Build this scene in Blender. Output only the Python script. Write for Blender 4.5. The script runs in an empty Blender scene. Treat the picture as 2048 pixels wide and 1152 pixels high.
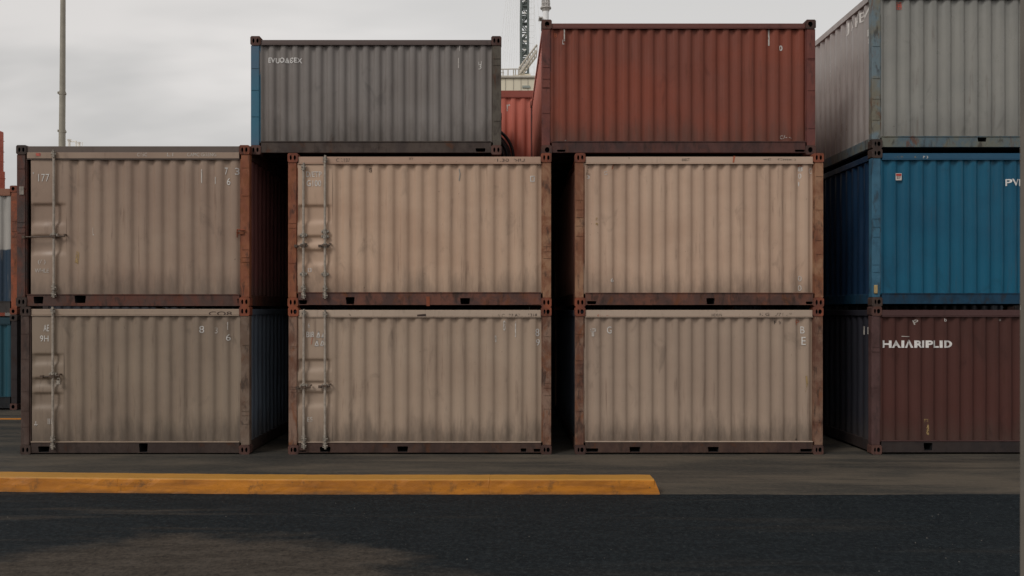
import bpy, bmesh, math, random
from mathutils import Vector, Matrix

random.seed(7)
scene = bpy.context.scene
COL = scene.collection

# ------------------------------------------------------------------ scale
F = 1707.0                       # focal length in photo pixels (30 mm on 36 mm, 2048 wide)
S = 2.59 / 293.0                 # metres per photo pixel on the front plane of the stacks
D = F * S                        # distance camera - front plane
VX, VY = 1005.0, 620.0           # vanishing point in the photo
CAMH = (909 - VY) * S


def wx(px, depth=None):
    k = 1.0 if depth is None else depth / D
    return (px - VX) * S * k


def wz(py, depth=None):
    k = 1.0 if depth is None else depth / D
    return CAMH + (VY - py) * S * k


def ground_depth(py):
    return CAMH / ((py - VY) * S) * D


# ------------------------------------------------------------------ tagging
def tag(o, label=None, cat=None, group=None, kind=None):
    if label: o['label'] = label
    if cat: o['category'] = cat
    if group: o['group'] = group
    if kind: o['kind'] = kind
    return o


def empty(name, loc, label, cat, group=None, rz=0.0):
    o = bpy.data.objects.new(name, None)
    o.empty_display_size = 0.3
    COL.objects.link(o)
    o.location = loc
    o.rotation_euler = (0, 0, rz)
    return tag(o, label, cat, group)


def mesh_obj(name, bm, mats, parent=None, smooth=False, normals=True):
    if normals:
        bmesh.ops.recalc_face_normals(bm, faces=bm.faces[:])
    me = bpy.data.meshes.new(name)
    bm.to_mesh(me)
    bm.free()
    if not isinstance(mats, (list, tuple)): mats = [mats]
    for m in mats: me.materials.append(m)
    if smooth:
        for p in me.polygons: p.use_smooth = True
    o = bpy.data.objects.new(name, me)
    COL.objects.link(o)
    if parent is not None: o.parent = parent
    return o


def add_box(bm, x0, x1, y0, y1, z0, z1, mi=0):
    v = [bm.verts.new(p) for p in ((x0, y0, z0), (x1, y0, z0), (x1, y1, z0), (x0, y1, z0),
                                   (x0, y0, z1), (x1, y0, z1), (x1, y1, z1), (x0, y1, z1))]
    fs = []
    for f in ((0, 3, 2, 1), (4, 5, 6, 7), (0, 1, 5, 4), (1, 2, 6, 5), (2, 3, 7, 6), (3, 0, 4, 7)):
        fc = bm.faces.new([v[i] for i in f]); fc.material_index = mi; fs.append(fc)
    return v


def bevel_all(bm, off, seg=2):
    bmesh.ops.bevel(bm, geom=bm.edges[:], offset=off, segments=seg, profile=0.7, affect='EDGES')


def add_bar(bm, a, b, r, sides=8, mi=0, r2=None):
    a, b = Vector(a), Vector(b)
    d = (b - a)
    if d.length < 1e-6: return
    d.normalize()
    up = Vector((0, 0, 1)) if abs(d.z) < 0.9 else Vector((0, 1, 0))
    u = d.cross(up).normalized(); w = d.cross(u)
    r2 = r if r2 is None else r2
    A, B = [], []
    for i in range(sides):
        t = 2 * math.pi * (i + 0.5) / sides
        o = u * math.cos(t) + w * math.sin(t)
        A.append(bm.verts.new(a + o * r)); B.append(bm.verts.new(b + o * r2))
    for i in range(sides):
        j = (i + 1) % sides
        f = bm.faces.new((A[i], A[j], B[j], B[i])); f.material_index = mi; f.smooth = sides > 5
    for ring in (A[::-1], B):
        f = bm.faces.new([bm.verts.new(v.co) for v in ring]); f.material_index = mi


def add_path(bm, pts, r, sides=8, closed=False):
    pts = [Vector(p) for p in pts]
    n = len(pts); rings = []
    for i, p in enumerate(pts):
        if closed: d = pts[(i + 1) % n] - pts[i - 1]
        else: d = pts[min(i + 1, n - 1)] - pts[max(i - 1, 0)]
        d.normalize()
        up = Vector((0, 1, 0)) if abs(d.y) < 0.9 else Vector((1, 0, 0))
        u = d.cross(up).normalized(); w = d.cross(u)
        rings.append([bm.verts.new(p + (u * math.cos(2 * math.pi * k / sides) + w * math.sin(2 * math.pi * k / sides)) * r) for k in range(sides)])
    for i in range(n if closed else n - 1):
        A, B = rings[i], rings[(i + 1) % n]
        for k in range(sides):
            f = bm.faces.new((A[k], A[(k + 1) % sides], B[(k + 1) % sides], B[k])); f.smooth = True
    if not closed:
        bm.faces.new(rings[0][::-1]); bm.faces.new(rings[-1])


def plate_with_holes(bm, x0, x1, z0, z1, y0, y1, holes, depth, cap_mi=1, outer=None, keep_cavity=True):
    """Box whose front (y0) face really is pierced by the closed loops in holes [(x,z),...]."""
    if outer is None: outer = [(x0, z0), (x1, z0), (x1, z1), (x0, z1)]
    fr = [bm.verts.new((x, y0, z)) for x, z in outer]
    bk = [bm.verts.new((x, y1, z)) for x, z in outer]
    n = len(outer)
    edges = [bm.edges.new((fr[i], fr[(i + 1) % n])) for i in range(n)]
    for h in holes:
        m = len(h)
        a = [bm.verts.new((x, y0, z)) for x, z in h]
        ed = [bm.edges.new((a[i], a[(i + 1) % m])) for i in range(m)]
        edges += ed
        if keep_cavity:
            b = [bm.verts.new((x, y0 + depth, z)) for x, z in h]
            for i in range(m):
                f = bm.faces.new((a[i], a[(i + 1) % m], b[(i + 1) % m], b[i])); f.material_index = cap_mi
            f = bm.faces.new(b); f.material_index = cap_mi
    bmesh.ops.triangle_fill(bm, use_beauty=True, use_dissolve=False, edges=edges, normal=(0, -1, 0))
    for i in range(n):
        bm.faces.new((fr[i], fr[(i + 1) % n], bk[(i + 1) % n], bk[i]))
    if keep_cavity or not holes: bm.faces.new(bk)


def oval(cx, cz, rx, rz, n=12):
    return [(cx + rx * math.cos(2 * math.pi * i / n), cz + rz * math.sin(2 * math.pi * i / n)) for i in range(n)]


# ------------------------------------------------------------------ materials
def lin(c):
    c /= 255.0
    return c / 12.92 if c <= 0.04045 else ((c + 0.055) / 1.055) ** 2.4


KA = 0.80     # what a front face returns of its albedo under this light


def alb(r, g, b, k=None):
    k = KA if k is None else k
    return tuple(min(0.85, lin(v) / k) for v in (r, g, b))


class NT:
    def __init__(self, name):
        self.m = bpy.data.materials.new(name)
        self.m.use_nodes = True
        self.t = self.m.node_tree
        self.t.nodes.clear()
        self.out = self.n('ShaderNodeOutputMaterial')
        self.b = self.n('ShaderNodeBsdfPrincipled')
        self.l(self.b.outputs[0], self.out.inputs[0])
        self.pos = self.n('ShaderNodeNewGeometry').outputs['Position']

    def n(self, ty): return self.t.nodes.new(ty)
    def l(self, a, b): self.t.links.new(a, b)

    def math(self, op, a, b=None, c=None, clamp=False):
        n = self.n('ShaderNodeMath'); n.operation = op; n.use_clamp = clamp
        for i, v in enumerate((a, b, c)):
            if v is None: continue
            if isinstance(v, (int, float)): n.inputs[i].default_value = v
            else: self.l(v, n.inputs[i])
        return n.outputs[0]

    def noise(self, scale=(1, 1, 1), detail=4, rough=0.55, off=(0, 0, 0), src=None, dist=0.0):
        mp = self.n('ShaderNodeMapping')
        self.l(src or self.pos, mp.inputs[0])
        mp.inputs['Scale'].default_value = scale
        mp.inputs['Location'].default_value = off
        nz = self.n('ShaderNodeTexNoise')
        nz.inputs['Scale'].default_value = 1.0
        nz.inputs['Detail'].default_value = detail
        nz.inputs['Roughness'].default_value = rough
        nz.inputs['Distortion'].default_value = dist
        self.l(mp.outputs[0], nz.inputs['Vector'])
        return nz.outputs['Fac']

    def ramp(self, fac, lo, hi, a=0.0, b=1.0):
        n = self.n('ShaderNodeMapRange'); n.interpolation_type = 'SMOOTHSTEP'
        self.l(fac, n.inputs[0])
        n.inputs[1].default_value = lo; n.inputs[2].default_value = hi
        n.inputs[3].default_value = a; n.inputs[4].default_value = b
        return n.outputs[0]

    def mix(self, fac, a, b, mode='MIX'):
        n = self.n('ShaderNodeMix'); n.data_type = 'RGBA'; n.blend_type = mode
        if isinstance(fac, (int, float)): n.inputs[0].default_value = fac
        else: self.l(fac, n.inputs[0])
        for i, v in ((6, a), (7, b)):
            if isinstance(v, tuple): n.inputs[i].default_value = (v[0], v[1], v[2], 1)
            else: self.l(v, n.inputs[i])
        return n.outputs[2]

    def bump(self, h, strength=0.2, dist=0.01):
        n = self.n('ShaderNodeBump')
        n.inputs['Strength'].default_value = strength
        n.inputs['Distance'].default_value = dist
        self.l(h, n.inputs['Height'])
        self.l(n.outputs[0], self.b.inputs['Normal'])

    def color(self, c):
        if isinstance(c, tuple): self.b.inputs['Base Color'].default_value = (c[0], c[1], c[2], 1)
        else: self.l(c, self.b.inputs['Base Color'])

    def rough(self, r):
        if isinstance(r, (int, float)): self.b.inputs['Roughness'].default_value = r
        else: self.l(r, self.b.inputs['Roughness'])


RUST = (0.115, 0.042, 0.02)
RUST_D = (0.045, 0.020, 0.012)
SEED = [0]


def paint(name, base, rust=0.3, streak=0.5, tint=None, spots=0.5, rough=0.5, low_rust=0.0, metal_spec=0.4, two_tone=None, blotch=0.35, grime=0.0):
    """Weathered container paint: blotches, run-off streaks, chips and rust, all in world space."""
    SEED[0] += 1
    o = (SEED[0] * 7.3, SEED[0] * 3.1, SEED[0] * 5.7)
    m = NT(name)
    tc = m.n('ShaderNodeTexCoord')
    sep = m.n('ShaderNodeSeparateXYZ'); m.l(tc.outputs['Object'], sep.inputs[0])
    zl = sep.outputs['Z']
    tint = tint or tuple(v * 0.78 for v in base)
    big = m.noise((0.55, 0.55, 0.8), 4, 0.6, o)
    c = m.mix(m.ramp(big, 0.35, 0.68, 0, blotch * 1.6), base, tint)
    if two_tone:
        col2, zsplit = two_tone
        edge = m.math('ADD', zl, m.math('MULTIPLY', m.noise((1.2, 1.2, 1.2), 3, 0.5, o), 0.5))
        c = m.mix(m.ramp(edge, zsplit, zsplit + 0.05), col2, c)
    # fine vertical run-off streaks
    st = m.noise((17, 17, 0.9), 5, 0.65, o)
    st2 = m.noise((2.6, 2.6, 1.1), 4, 0.6, (o[1], o[0], o[2]))
    stf = m.math('MULTIPLY', m.ramp(st, 0.50, 0.70), m.ramp(st2, 0.48, 0.66))
    c = m.mix(m.math('MULTIPLY', stf, streak), c, tuple(v * 0.42 + w * 0.25 for v, w in zip(base, RUST)))
    # pale chalky runs
    pl = m.noise((15, 15, 0.4), 3, 0.6, (o[2], o[0], o[1]))
    c = m.mix(m.ramp(pl, 0.60, 0.80, 0, 0.10 * (streak + 0.3)), c, tuple(min(0.8, v * 1.25 + 0.03) for v in base))
    # scuffs: stretched horizontally, thin
    sc = m.noise((3.0, 3.0, 46), 3, 0.7, (o[1], o[2], o[0]))
    scm = m.noise((2.2, 2.2, 2.2), 2, 0.5, (o[0], o[2], o[1]))
    c = m.mix(m.math('MULTIPLY', m.ramp(sc, 0.66, 0.74), m.ramp(scm, 0.55, 0.7, 0, 0.35)), c, tuple(v * 0.5 for v in base))
    # rust: blotches whose threshold loosens near the sill
    rn = m.noise((2.1, 2.1, 1.6), 9, 0.68, (o[2], o[1], o[0]), dist=0.4)
    lowz = m.ramp(zl, 0.15, 0.85, low_rust, 0.0)
    rn2 = m.math('ADD', rn, lowz)
    rf = m.ramp(rn2, 0.74 - 0.34 * rust, 0.88 - 0.26 * rust)
    rcol = m.mix(m.ramp(m.noise((9, 9, 5), 5, 0.6, o), 0.35, 0.65), RUST_D, RUST)
    c = m.mix(m.math('MULTIPLY', rf, 0.85), c, rcol)
    # chips
    ch = m.noise((16, 16, 9), 6, 0.7, (o[0], o[1], o[1]))
    cf = m.ramp(ch, 0.70 - 0.05 * spots, 0.76 - 0.05 * spots)
    c = m.mix(m.math('MULTIPLY', cf, 0.8), c, RUST_D)
    if grime:
        gz = m.math('SUBTRACT', m.math('ADD', zl, m.math('MULTIPLY', m.noise((5, 5, 1.2), 6, 0.65, (o[1], o[2], o[2])), 1.1)), 0.55)
        c = m.mix(m.ramp(gz, 0.12, 0.75, grime, 0.0), c, (0.055, 0.043, 0.034))
    # oily dark smears, each with its own outline
    sm = m.noise((2.6, 2.6, 1.3), 6, 0.62, (o[1], o[2], o[1]), dist=0.8)
    c = m.mix(m.ramp(sm, 0.58, 0.74, 0, 0.30 + 0.3 * spots), c, tuple(v * 0.40 for v in base))
    m.color(c)
    r = m.math('ADD', m.math('MULTIPLY', rf, 0.3), m.ramp(m.noise((3, 3, 1.5), 5, 0.6, o), 0.3, 0.7, rough - 0.08, rough + 0.14), clamp=True)
    m.rough(r)
    m.b.inputs['Specular IOR Level'].default_value = metal_spec
    h = m.math('ADD', m.math('MULTIPLY', m.noise((1.6, 1.6, 0.9), 2, 0.5, o), 1.0),
               m.math('MULTIPLY', ch, 0.05))
    m.bump(h, 0.5, 0.022)
    return m.m


def frame_paint(name, base, tint, amount=0.5, rough=0.62, orange=1.0):
    """Scuffed, rusted frame steel: paint islands, orange rust, nearly black grease and knocks."""
    SEED[0] += 1
    o = (SEED[0] * 7.3, SEED[0] * 3.1, SEED[0] * 5.7)
    m = NT(name)
    n1 = m.noise((2.6, 2.6, 2.0), 8, 0.66, o, dist=0.5)
    n2 = m.noise((4.5, 4.5, 2.4), 8, 0.7, (o[1], o[2], o[0]), dist=0.7)
    n3 = m.noise((9, 9, 3.0), 6, 0.65, (o[2], o[0], o[1]), dist=0.3)
    n4 = m.noise((26, 26, 16), 5, 0.7, (o[2], o[1], o[0]))
    c = m.mix(m.ramp(n1, 0.40, 0.60), base, tint)
    ro = tuple(v * w for v, w in zip((0.17, 0.062, 0.026), (orange, orange, orange)))
    c = m.mix(m.ramp(n2, 0.66 - 0.26 * amount, 0.76 - 0.20 * amount, 0, 0.75), c, ro)
    c = m.mix(m.ramp(n3, 0.52, 0.68, 0, 0.55 + 0.25 * amount), c, (0.024, 0.016, 0.013))
    c = m.mix(m.ramp(n1, 0.60, 0.72, 0, 0.6), c, (0.035, 0.024, 0.019))
    c = m.mix(m.ramp(n4, 0.63, 0.70, 0, 0.55), c, (0.018, 0.012, 0.010))
    c = m.mix(m.ramp(n4, 0.34, 0.28, 0, 0.35), c, tuple(min(0.6, v * 1.5 + 0.03) for v in base))
    m.color(c)
    m.rough(m.ramp(n2, 0.35, 0.65, rough - 0.06, rough + 0.22))
    m.b.inputs['Specular IOR Level'].default_value = 0.3
    m.bump(m.math('ADD', m.math('MULTIPLY', n4, 0.3), m.math('ADD', n3, n1)), 0.45, 0.012)
    return m.m


def flat(name, col, rough=0.7, var=0.25, scale=6.0, spec=0.3, metal=0.0):
    SEED[0] += 1
    o = (SEED[0] * 2.3, SEED[0] * 4.1, SEED[0] * 1.7)
    m = NT(name)
    nz = m.noise((scale, scale, scale), 5, 0.6, o)
    m.color(m.mix(m.ramp(nz, 0.3, 0.7), tuple(v * (1 - var) for v in col), tuple(v * (1 + var) for v in col)))
    m.rough(rough)
    m.b.inputs['Specular IOR Level'].default_value = spec
    m.b.inputs['Metallic'].default_value = metal
    return m.m


def worn_paint(name, col, keep=0.6):
    """stencil paint with worn-through flecks (alpha)"""
    SEED[0] += 1
    o = (SEED[0] * 2.3, SEED[0] * 4.1, SEED[0] * 1.7)
    m = NT(name)
    nz = m.noise((26, 26, 14), 5, 0.7, o)
    m.color(m.mix(m.ramp(nz, 0.3, 0.7), tuple(v * 0.75 for v in col), col))
    m.rough(0.7)
    m.l(m.ramp(nz, 0.66 - 0.36 * keep - 0.06, 0.66 - 0.36 * keep + 0.06), m.b.inputs['Alpha'])
    return m.m


M = {}
M['dark'] = flat('dark_interior', (0.006, 0.006, 0.007), 0.9, 0.2)
M['galv'] = flat('worn_galvanised_paint', alb(142, 132, 121), 0.5, 0.2, 14, 0.35)
M['bracket'] = flat('dirty_zinc', alb(128, 120, 110), 0.5, 0.5, 40, 0.5)
M['handle'] = flat('dark_greasy_steel', alb(74, 60, 50), 0.55, 0.4, 30, 0.4)
M['white'] = worn_paint('white_stencil_paint', (0.70, 0.67, 0.63), 0.9)
M['white_faint'] = worn_paint('faded_white_stencil_paint', (0.58, 0.53, 0.48), 0.72)
M['white_solid'] = worn_paint('solid_white_lettering', (0.80, 0.77, 0.74), 1.0)
M['black_mark'] = worn_paint('black_marker', (0.03, 0.022, 0.018), 0.6)
M['orange_mark'] = worn_paint('orange_marker', (0.42, 0.11, 0.05), 0.7)
M['red_mark'] = worn_paint('red_stamp_paint', (0.5, 0.10, 0.07), 0.6)
M['yellow_mark'] = worn_paint('yellow_marker', (0.36, 0.24, 0.10), 0.45)
M['seal'] = flat('yellowish_plastic_tag', (0.36, 0.26, 0.12), 0.6, 0.2)
M['sticker_red'] = flat('red_sticker', (0.42, 0.05, 0.035), 0.5, 0.1)
M['sticker_white'] = flat('white_sticker', (0.55, 0.5, 0.47), 0.5, 0.1)
M['sticker_ink'] = flat('sticker_ink', (0.12, 0.09, 0.08), 0.6, 0.1)
M['plate'] = flat('dull_plate', alb(120, 112, 104), 0.5, 0.3, 20)
M['under'] = flat('dirty_underside', (0.02, 0.018, 0.017), 0.9, 0.4)

M['casting_o'] = frame_paint('rusty_orange_casting', alb(122, 66, 45), alb(92, 52, 40), 0.5, 0.66, 0.9)
M['casting_d'] = frame_paint('dark_rusty_casting', alb(80, 54, 47), alb(60, 42, 38), 0.4, 0.66, 0.45)
M['casting_b'] = frame_paint('blackened_casting', alb(64, 50, 44), alb(50, 40, 36), 0.4, 0.66, 0.35)

def kit(key, wall, side, post, top, bot, rust=0.25, streak=0.45, tint=None, **kw):
    M[key + '_wall'] = paint(key + '_wall_paint', alb(*wall), rust, streak, alb(*tint) if tint else None, low_rust=0.10, **kw)  # wall tones include some edge darkening, baked in per container
    M[key + '_side'] = paint(key + '_side_paint', alb(*side), rust * 0.8, streak, **{k: v for k, v in kw.items() if k != 'two_tone'})  # some side tones lightened in colour to make up for dim gaps
    M[key + '_post'] = frame_paint(key + '_post_paint', alb(*post[0]), alb(*post[1]), post[2], orange=min(1.1, alb(*post[0])[0] / 0.17))
    M[key + '_top'] = paint(key + '_top_rail_paint', alb(*top), rust + 0.1, 0.3, None, 0.9, 0.55)
    M[key + '_bot'] = frame_paint(key + '_bottom_rail_paint', alb(*bot[0]), alb(*bot[1]), bot[2], orange=min(0.8, alb(*bot[0])[0] / 0.14))


G3 = dict(grime=0.65)
G2 = dict(grime=0.5)
kit('umber', (140, 120, 104), (96, 62, 60), ((62, 52, 49), (88, 52, 42), 0.3), (88, 76, 69), ((70, 52, 46), (84, 50, 40), 0.4), 0.16, 0.75, (122, 100, 86), **G2)
kit('rosy', (169, 143, 122), (124, 86, 76), ((126, 78, 54), (112, 64, 44), 0.6), (162, 133, 114), ((98, 62, 50), (70, 50, 46), 0.5), 0.12, 0.75, (150, 121, 101), **G2)
kit('cream', (170, 144, 124), (168, 122, 106), ((136, 102, 78), (112, 72, 52), 0.38), (170, 146, 128), ((98, 62, 49), (74, 52, 46), 0.5), 0.12, 0.75, (150, 122, 103), **G2)
kit('drab', (126, 111, 96), (84, 92, 102), ((76, 62, 56), (66, 50, 44), 0.3), (144, 126, 110), ((58, 47, 42), (50, 39, 35), 0.3), 0.14, 0.8, (110, 95, 83), **G3)
kit('sand', (149, 130, 113), (84, 90, 98), ((118, 94, 80), (92, 62, 48), 0.55), (160, 142, 126), ((68, 50, 43), (56, 41, 36), 0.4), 0.14, 0.75, (134, 114, 98), **G3)
kit('buff', (147, 128, 112), (80, 86, 96), ((116, 90, 74), (88, 58, 46), 0.55), (162, 143, 127), ((70, 52, 44), (58, 42, 37), 0.4), 0.14, 0.75, (132, 113, 99), **G3)
kit('ash', (111, 105, 101), (90, 84, 82), ((80, 74, 66), (66, 58, 52), 0.3), (80, 67, 63), ((68, 58, 52), (54, 44, 40), 0.3), 0.12, 0.8, (99, 91, 86), grime=0.6)
kit('brick', (116, 60, 45), (172, 104, 90), ((102, 58, 50), (90, 52, 48), 0.15), (96, 55, 48), ((76, 48, 43), (58, 40, 38), 0.25), 0.08, 0.6, (98, 58, 48), grime=0.5, metal_spec=0.22)  # side painted lighter than the front for a sky-lit look
kit('pewter', (122, 120, 114), (142, 135, 131), ((94, 108, 114), (104, 100, 88), 0.45), (110, 108, 102), ((96, 97, 88), (76, 92, 100), 0.4), 0.12, 0.7, (106, 106, 102), rough=0.34, grime=0.25)
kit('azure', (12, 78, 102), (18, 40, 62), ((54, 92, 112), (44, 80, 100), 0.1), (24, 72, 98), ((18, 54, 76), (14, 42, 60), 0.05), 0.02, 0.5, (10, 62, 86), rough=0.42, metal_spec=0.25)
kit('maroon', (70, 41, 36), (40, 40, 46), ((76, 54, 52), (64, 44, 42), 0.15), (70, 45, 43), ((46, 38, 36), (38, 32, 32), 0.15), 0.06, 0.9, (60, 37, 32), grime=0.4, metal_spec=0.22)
kit('coral', (168, 88, 72), (130, 68, 56), ((150, 78, 60), (126, 68, 54), 0.2), (130, 64, 52), ((110, 56, 46), (90, 50, 44), 0.3), 0.06, 0.5, (150, 80, 66))
kit('twotone', (150, 146, 140), (100, 96, 92), ((136, 74, 50), (104, 64, 48), 0.4), (128, 86, 66), ((60, 56, 54), (50, 46, 44), 0.3), 0.06, 0.6, (130, 128, 124), two_tone=(alb(30, 48, 64), 1.9))
kit('teal', (22, 66, 78), (20, 50, 60), ((44, 38, 38), (40, 34, 34), 0.2), (20, 50, 60), ((30, 34, 38), (26, 28, 30), 0.2), 0.04, 0.5)
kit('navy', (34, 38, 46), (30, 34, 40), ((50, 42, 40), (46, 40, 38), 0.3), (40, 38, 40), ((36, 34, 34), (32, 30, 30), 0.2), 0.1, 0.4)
M['drab_postr'] = frame_paint('browned_beige_post_paint', alb(106, 90, 78), alb(92, 74, 62), 0.35, orange=0.7)
M['azure_post_flag'] = paint('blue_corner_post_paint', alb(38, 90, 110), 0.08, 0.5, alb(62, 80, 100), 0.7, 0.45, blotch=0.7)

# ------------------------------------------------------------------ lettering
_glyph = {}


def text_bm(txt, bold=0.0):
    cu = bpy.data.curves.new('lettering_source', 'FONT')
    cu.body = txt
    cu.resolution_u = 4
    cu.offset = bold
    cu.space_character = 1.0 + 2.2 * max(0.0, bold)
    ob = bpy.data.objects.new('lettering_source', cu)
    COL.objects.link(ob)
    dg = bpy.context.evaluated_depsgraph_get()
    me = ob.evaluated_get(dg).to_mesh()
    bm = bmesh.new(); bm.from_mesh(me)
    bpy.data.objects.remove(ob); bpy.data.curves.remove(cu)
    bmesh.ops.triangulate(bm, faces=bm.faces[:])
    xs = [v.co.x for v in bm.verts]; ys = [v.co.y for v in bm.verts]
    if not xs: return bm, 1, 1
    x0, x1, y0, y1 = min(xs), max(xs), min(ys), max(ys)
    for v in bm.verts:
        v.co.x = (v.co.x - (x0 + x1) / 2) / max(x1 - x0, 1e-4)
        v.co.y = (v.co.y - (y0 + y1) / 2) / max(y1 - y0, 1e-4)
        v.co.z = 0
    return bm


def stroke_bm(strokes, w, aspect=1.0):
    """flat ribbons through polylines given in a unit box"""
    bm = bmesh.new()
    for st in strokes:
        for (a, b) in zip(st, st[1:]):
            a, b = Vector((a[0], a[1], 0)), Vector((b[0], b[1], 0))
            d = (b - a)
            if d.length < 1e-5: continue
            d.normalize(); nrm = Vector((-d.y / aspect, d.x, 0)) * w / 2
            e = Vector((d.x / aspect, d.y, 0)) * w * 0.3
            vs = [bm.verts.new(p) for p in (a - nrm - e, b - nrm + e, b + nrm + e, a + nrm - e)]
            bm.faces.new(vs)
    return bm


PER = 0.268
AMP = 0.047


def prof(u, per=PER):
    """0 on the outer crest .. 1 in the valley, smooth trapezoid, crest at u = 0"""
    s = math.cos(2 * math.pi * u / per)
    return 0.5 - 0.5 * math.tanh(1.45 * s + 0.2) / math.tanh(1.65)


class Container:
    def __init__(self, kit, name, label, px, zb, zt, setback=0.0, length=6.06, group='stacked shipping containers', depth=None,
                 casting='casting_o', panel=None, grooves=(), rods=(), pockets=(), hole='two', seams=True, left_post=None, rail_px=(13, 22), gap_px=6, right_post=None, right_casting=None, rail_split=False):
        self.depth = (D + setback) if depth is None else depth
        self.k = self.depth / D
        x0, x1 = wx(px[0], self.depth), wx(px[1], self.depth)
        self.W, self.H, self.L = x1 - x0, zt - zb, length
        self.cx = (x0 + x1) / 2
        self.yf = self.depth - D
        self.zb = zb
        self.kit = kit
        self.per = {'umber': 30.5, 'drab': 29.3, 'sand': 28.7, 'rosy': 28.8, 'cream': 26.2, 'buff': 26.3, 'ash': 23.8, 'brick': 25.4, 'azure': 26.9, 'pewter': 27.2, 'maroon': 26.0}.get(kit, 28.0) * S
        self.root = empty(name, (self.cx, self.yf + length / 2, zb), label, 'container', group)
        self.panel = panel
        self.right_post, self.right_casting, self.rail_split = right_post, right_casting, rail_split
        self.build(casting, grooves, rods, pockets, hole, seams, left_post, rail_px, gap_px)

    # photo pixel -> local
    def lx(self, px): return wx(px, self.depth) - self.cx
    def lz(self, py): return wz(py, self.depth) - self.zb

    def mat(self, s): return M[self.kit + '_' + s]

    def build(self, casting, grooves, rods, pockets, hole, seams, left_post, rail_px, gap_px):
        W, H, L, R = self.W, self.H, self.L, self.root
        k = self.k
        yf, yb = -L / 2, L / 2
        cw, chh, cd = 0.185, 0.165, 0.18
        pw = 0.148
        gap = gap_px * S * k
        tr = rail_px[0] * S * k                # top rail height
        br = rail_px[1] * S * k                # bottom rail height
        zr0, zr1 = gap * 0.6, gap * 0.6 + br     # bottom rail z
        zt1, zt0 = H - gap, H - gap - tr   # top rail z
        self.zr0, self.zr1, self.zt0, self.zt1 = zr0, zr1, zt0, zt1
        rnd = random.Random(sum(ord(ch) for ch in R['label']))
        # corner castings
        for sx in (-1, 1):
            for (ya, sy) in ((yf, 1), (yb, -1)):
                for zc in (0, 1):
                    bm = bmesh.new()
                    xa, xb = (-W / 2, -W / 2 + cw) if sx < 0 else (W / 2 - cw, W / 2)
                    za, zb = (0, chh) if zc == 0 else (H - chh, H)
                    cx, cz = (xa + xb) / 2, (za + zb) / 2
                    ch = 0.022
                    ins = -sx
                    outer = [(xa + ch, za), (xb - ch, za), (xb, za + ch), (xb, zb - ch), (xb - ch, zb), (xa + ch, zb), (xa, zb - ch), (xa, za + ch)]
                    if hole == 'two':
                        hs = [oval(cx - 0.036, cz, 0.019, 0.044), oval(cx + 0.036, cz, 0.021, 0.042)]
                    elif hole == 'mix':
                        hs = [oval(cx - 0.03, cz, 0.017, 0.04), oval(cx + 0.032, cz, 0.03, 0.042)]
                    else:
                        hs = [oval(cx + ins * 0.008, cz, 0.042, 0.05)]
                    plate_with_holes(bm, xa, xb, za, zb, 0, cd, hs, 0.11, 1, outer)
                    for v in bm.verts:
                        v.co.y = ya + v.co.y * sy
                    mesh_obj('corner_casting', bm, [M[('casting_d' if (zc == 0 and self.zb < 0.1 and casting == 'casting_o') or (zc == 0 and self.zb < 0.1 and sx > 0) else (self.right_casting or casting) if sx > 0 else casting)], M['dark']], R)
        # corner posts
        for sx in (-1, 1):
            for (ya, sy) in ((yf, 1), (yb, -1)):
                bm = bmesh.new()
                xa, xb = (-W / 2 + 0.006, -W / 2 + 0.006 + pw) if sx < 0 else (W / 2 - 0.006 - pw, W / 2 - 0.006)
                add_box(bm, xa, xb, ya + sy * 0.012 if sy > 0 else ya - 0.15, ya + 0.15 if sy > 0 else ya - 0.012, chh, H - chh)
                bevel_all(bm, 0.012, 2)
                # inner flange of the post
                ia, ib = (xb, xb + 0.022) if sx < 0 else (xa - 0.022, xa)
                add_box(bm, ia, ib, ya + sy * 0.035 if sy > 0 else ya - 0.10, ya + 0.10 if sy > 0 else ya - 0.035, zr1 + 0.002, zt0 - 0.002)
                if seams and sy > 0:
                    for q in range(rnd.randint(3, 5)):
                        z = rnd.uniform(chh + 0.15, H - chh - 0.15)
                        add_box(bm, xa + 0.01, xb - 0.01, ya + 0.004, ya + 0.011, z, z + 0.012)
                m = self.mat('post')
                if left_post and sx < 0: m = M[left_post]
                if self.right_post and sx > 0: m = M[self.right_post]
                mesh_obj('corner_post', bm, m, R)
        # rails: front, back
        xa, xb = -W / 2 + cw, W / 2 - cw
        for (ya, sy) in ((yf, 1), (yb, -1)):
            bm = bmesh.new()
            add_box(bm, xa, xb, *sorted((ya + sy * 0.018, ya + sy * 0.10)), zt0, zt1)
            bevel_all(bm, 0.006, 1)
            add_box(bm, xa + 0.001, xb - 0.001, *sorted((ya + sy * 0.010, ya + sy * 0.040)), zt0 - 0.014, zt0 - 0.001)
            # gusset next to each casting
            tr_ob = mesh_obj('top_rail', bm, self.mat('top'), R)
            if self.rail_split and sy > 0:
                bm = bmesh.new(); add_box(bm, xa + 0.002, xb - 0.002, ya + 0.009, ya + 0.0175, zt0 + 0.004, zt0 + (zt1 - zt0) * 0.50); bevel_all(bm, 0.003, 1)
                mesh_obj('rail_plate', bm, self.mat('wall'), tr_ob)
            bm = bmesh.new()
            hs = []
            if sy > 0:
                for (p0, p1, q0, q1) in pockets:
                    a, b, c, d = self.lx(p0), self.lx(p1), self.lz(q1 + 1), self.lz(q0 - 1)
                    c = max(c, zr0 + 0.012); d = min(d, zr1 - 0.012)
                    a = max(a, xa + 0.01); b = min(b, xb - 0.01)
                    hs.append([(a + 0.012, c), (b - 0.012, c), (b, d - 0.012), (b - 0.01, d), (a + 0.01, d), (a, d - 0.012)])
            plate_with_holes(bm, xa, xb, zr0, zr1, ya + sy * 0.016, ya + sy * 0.10, hs, 0.0, 0, keep_cavity=False)
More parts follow.
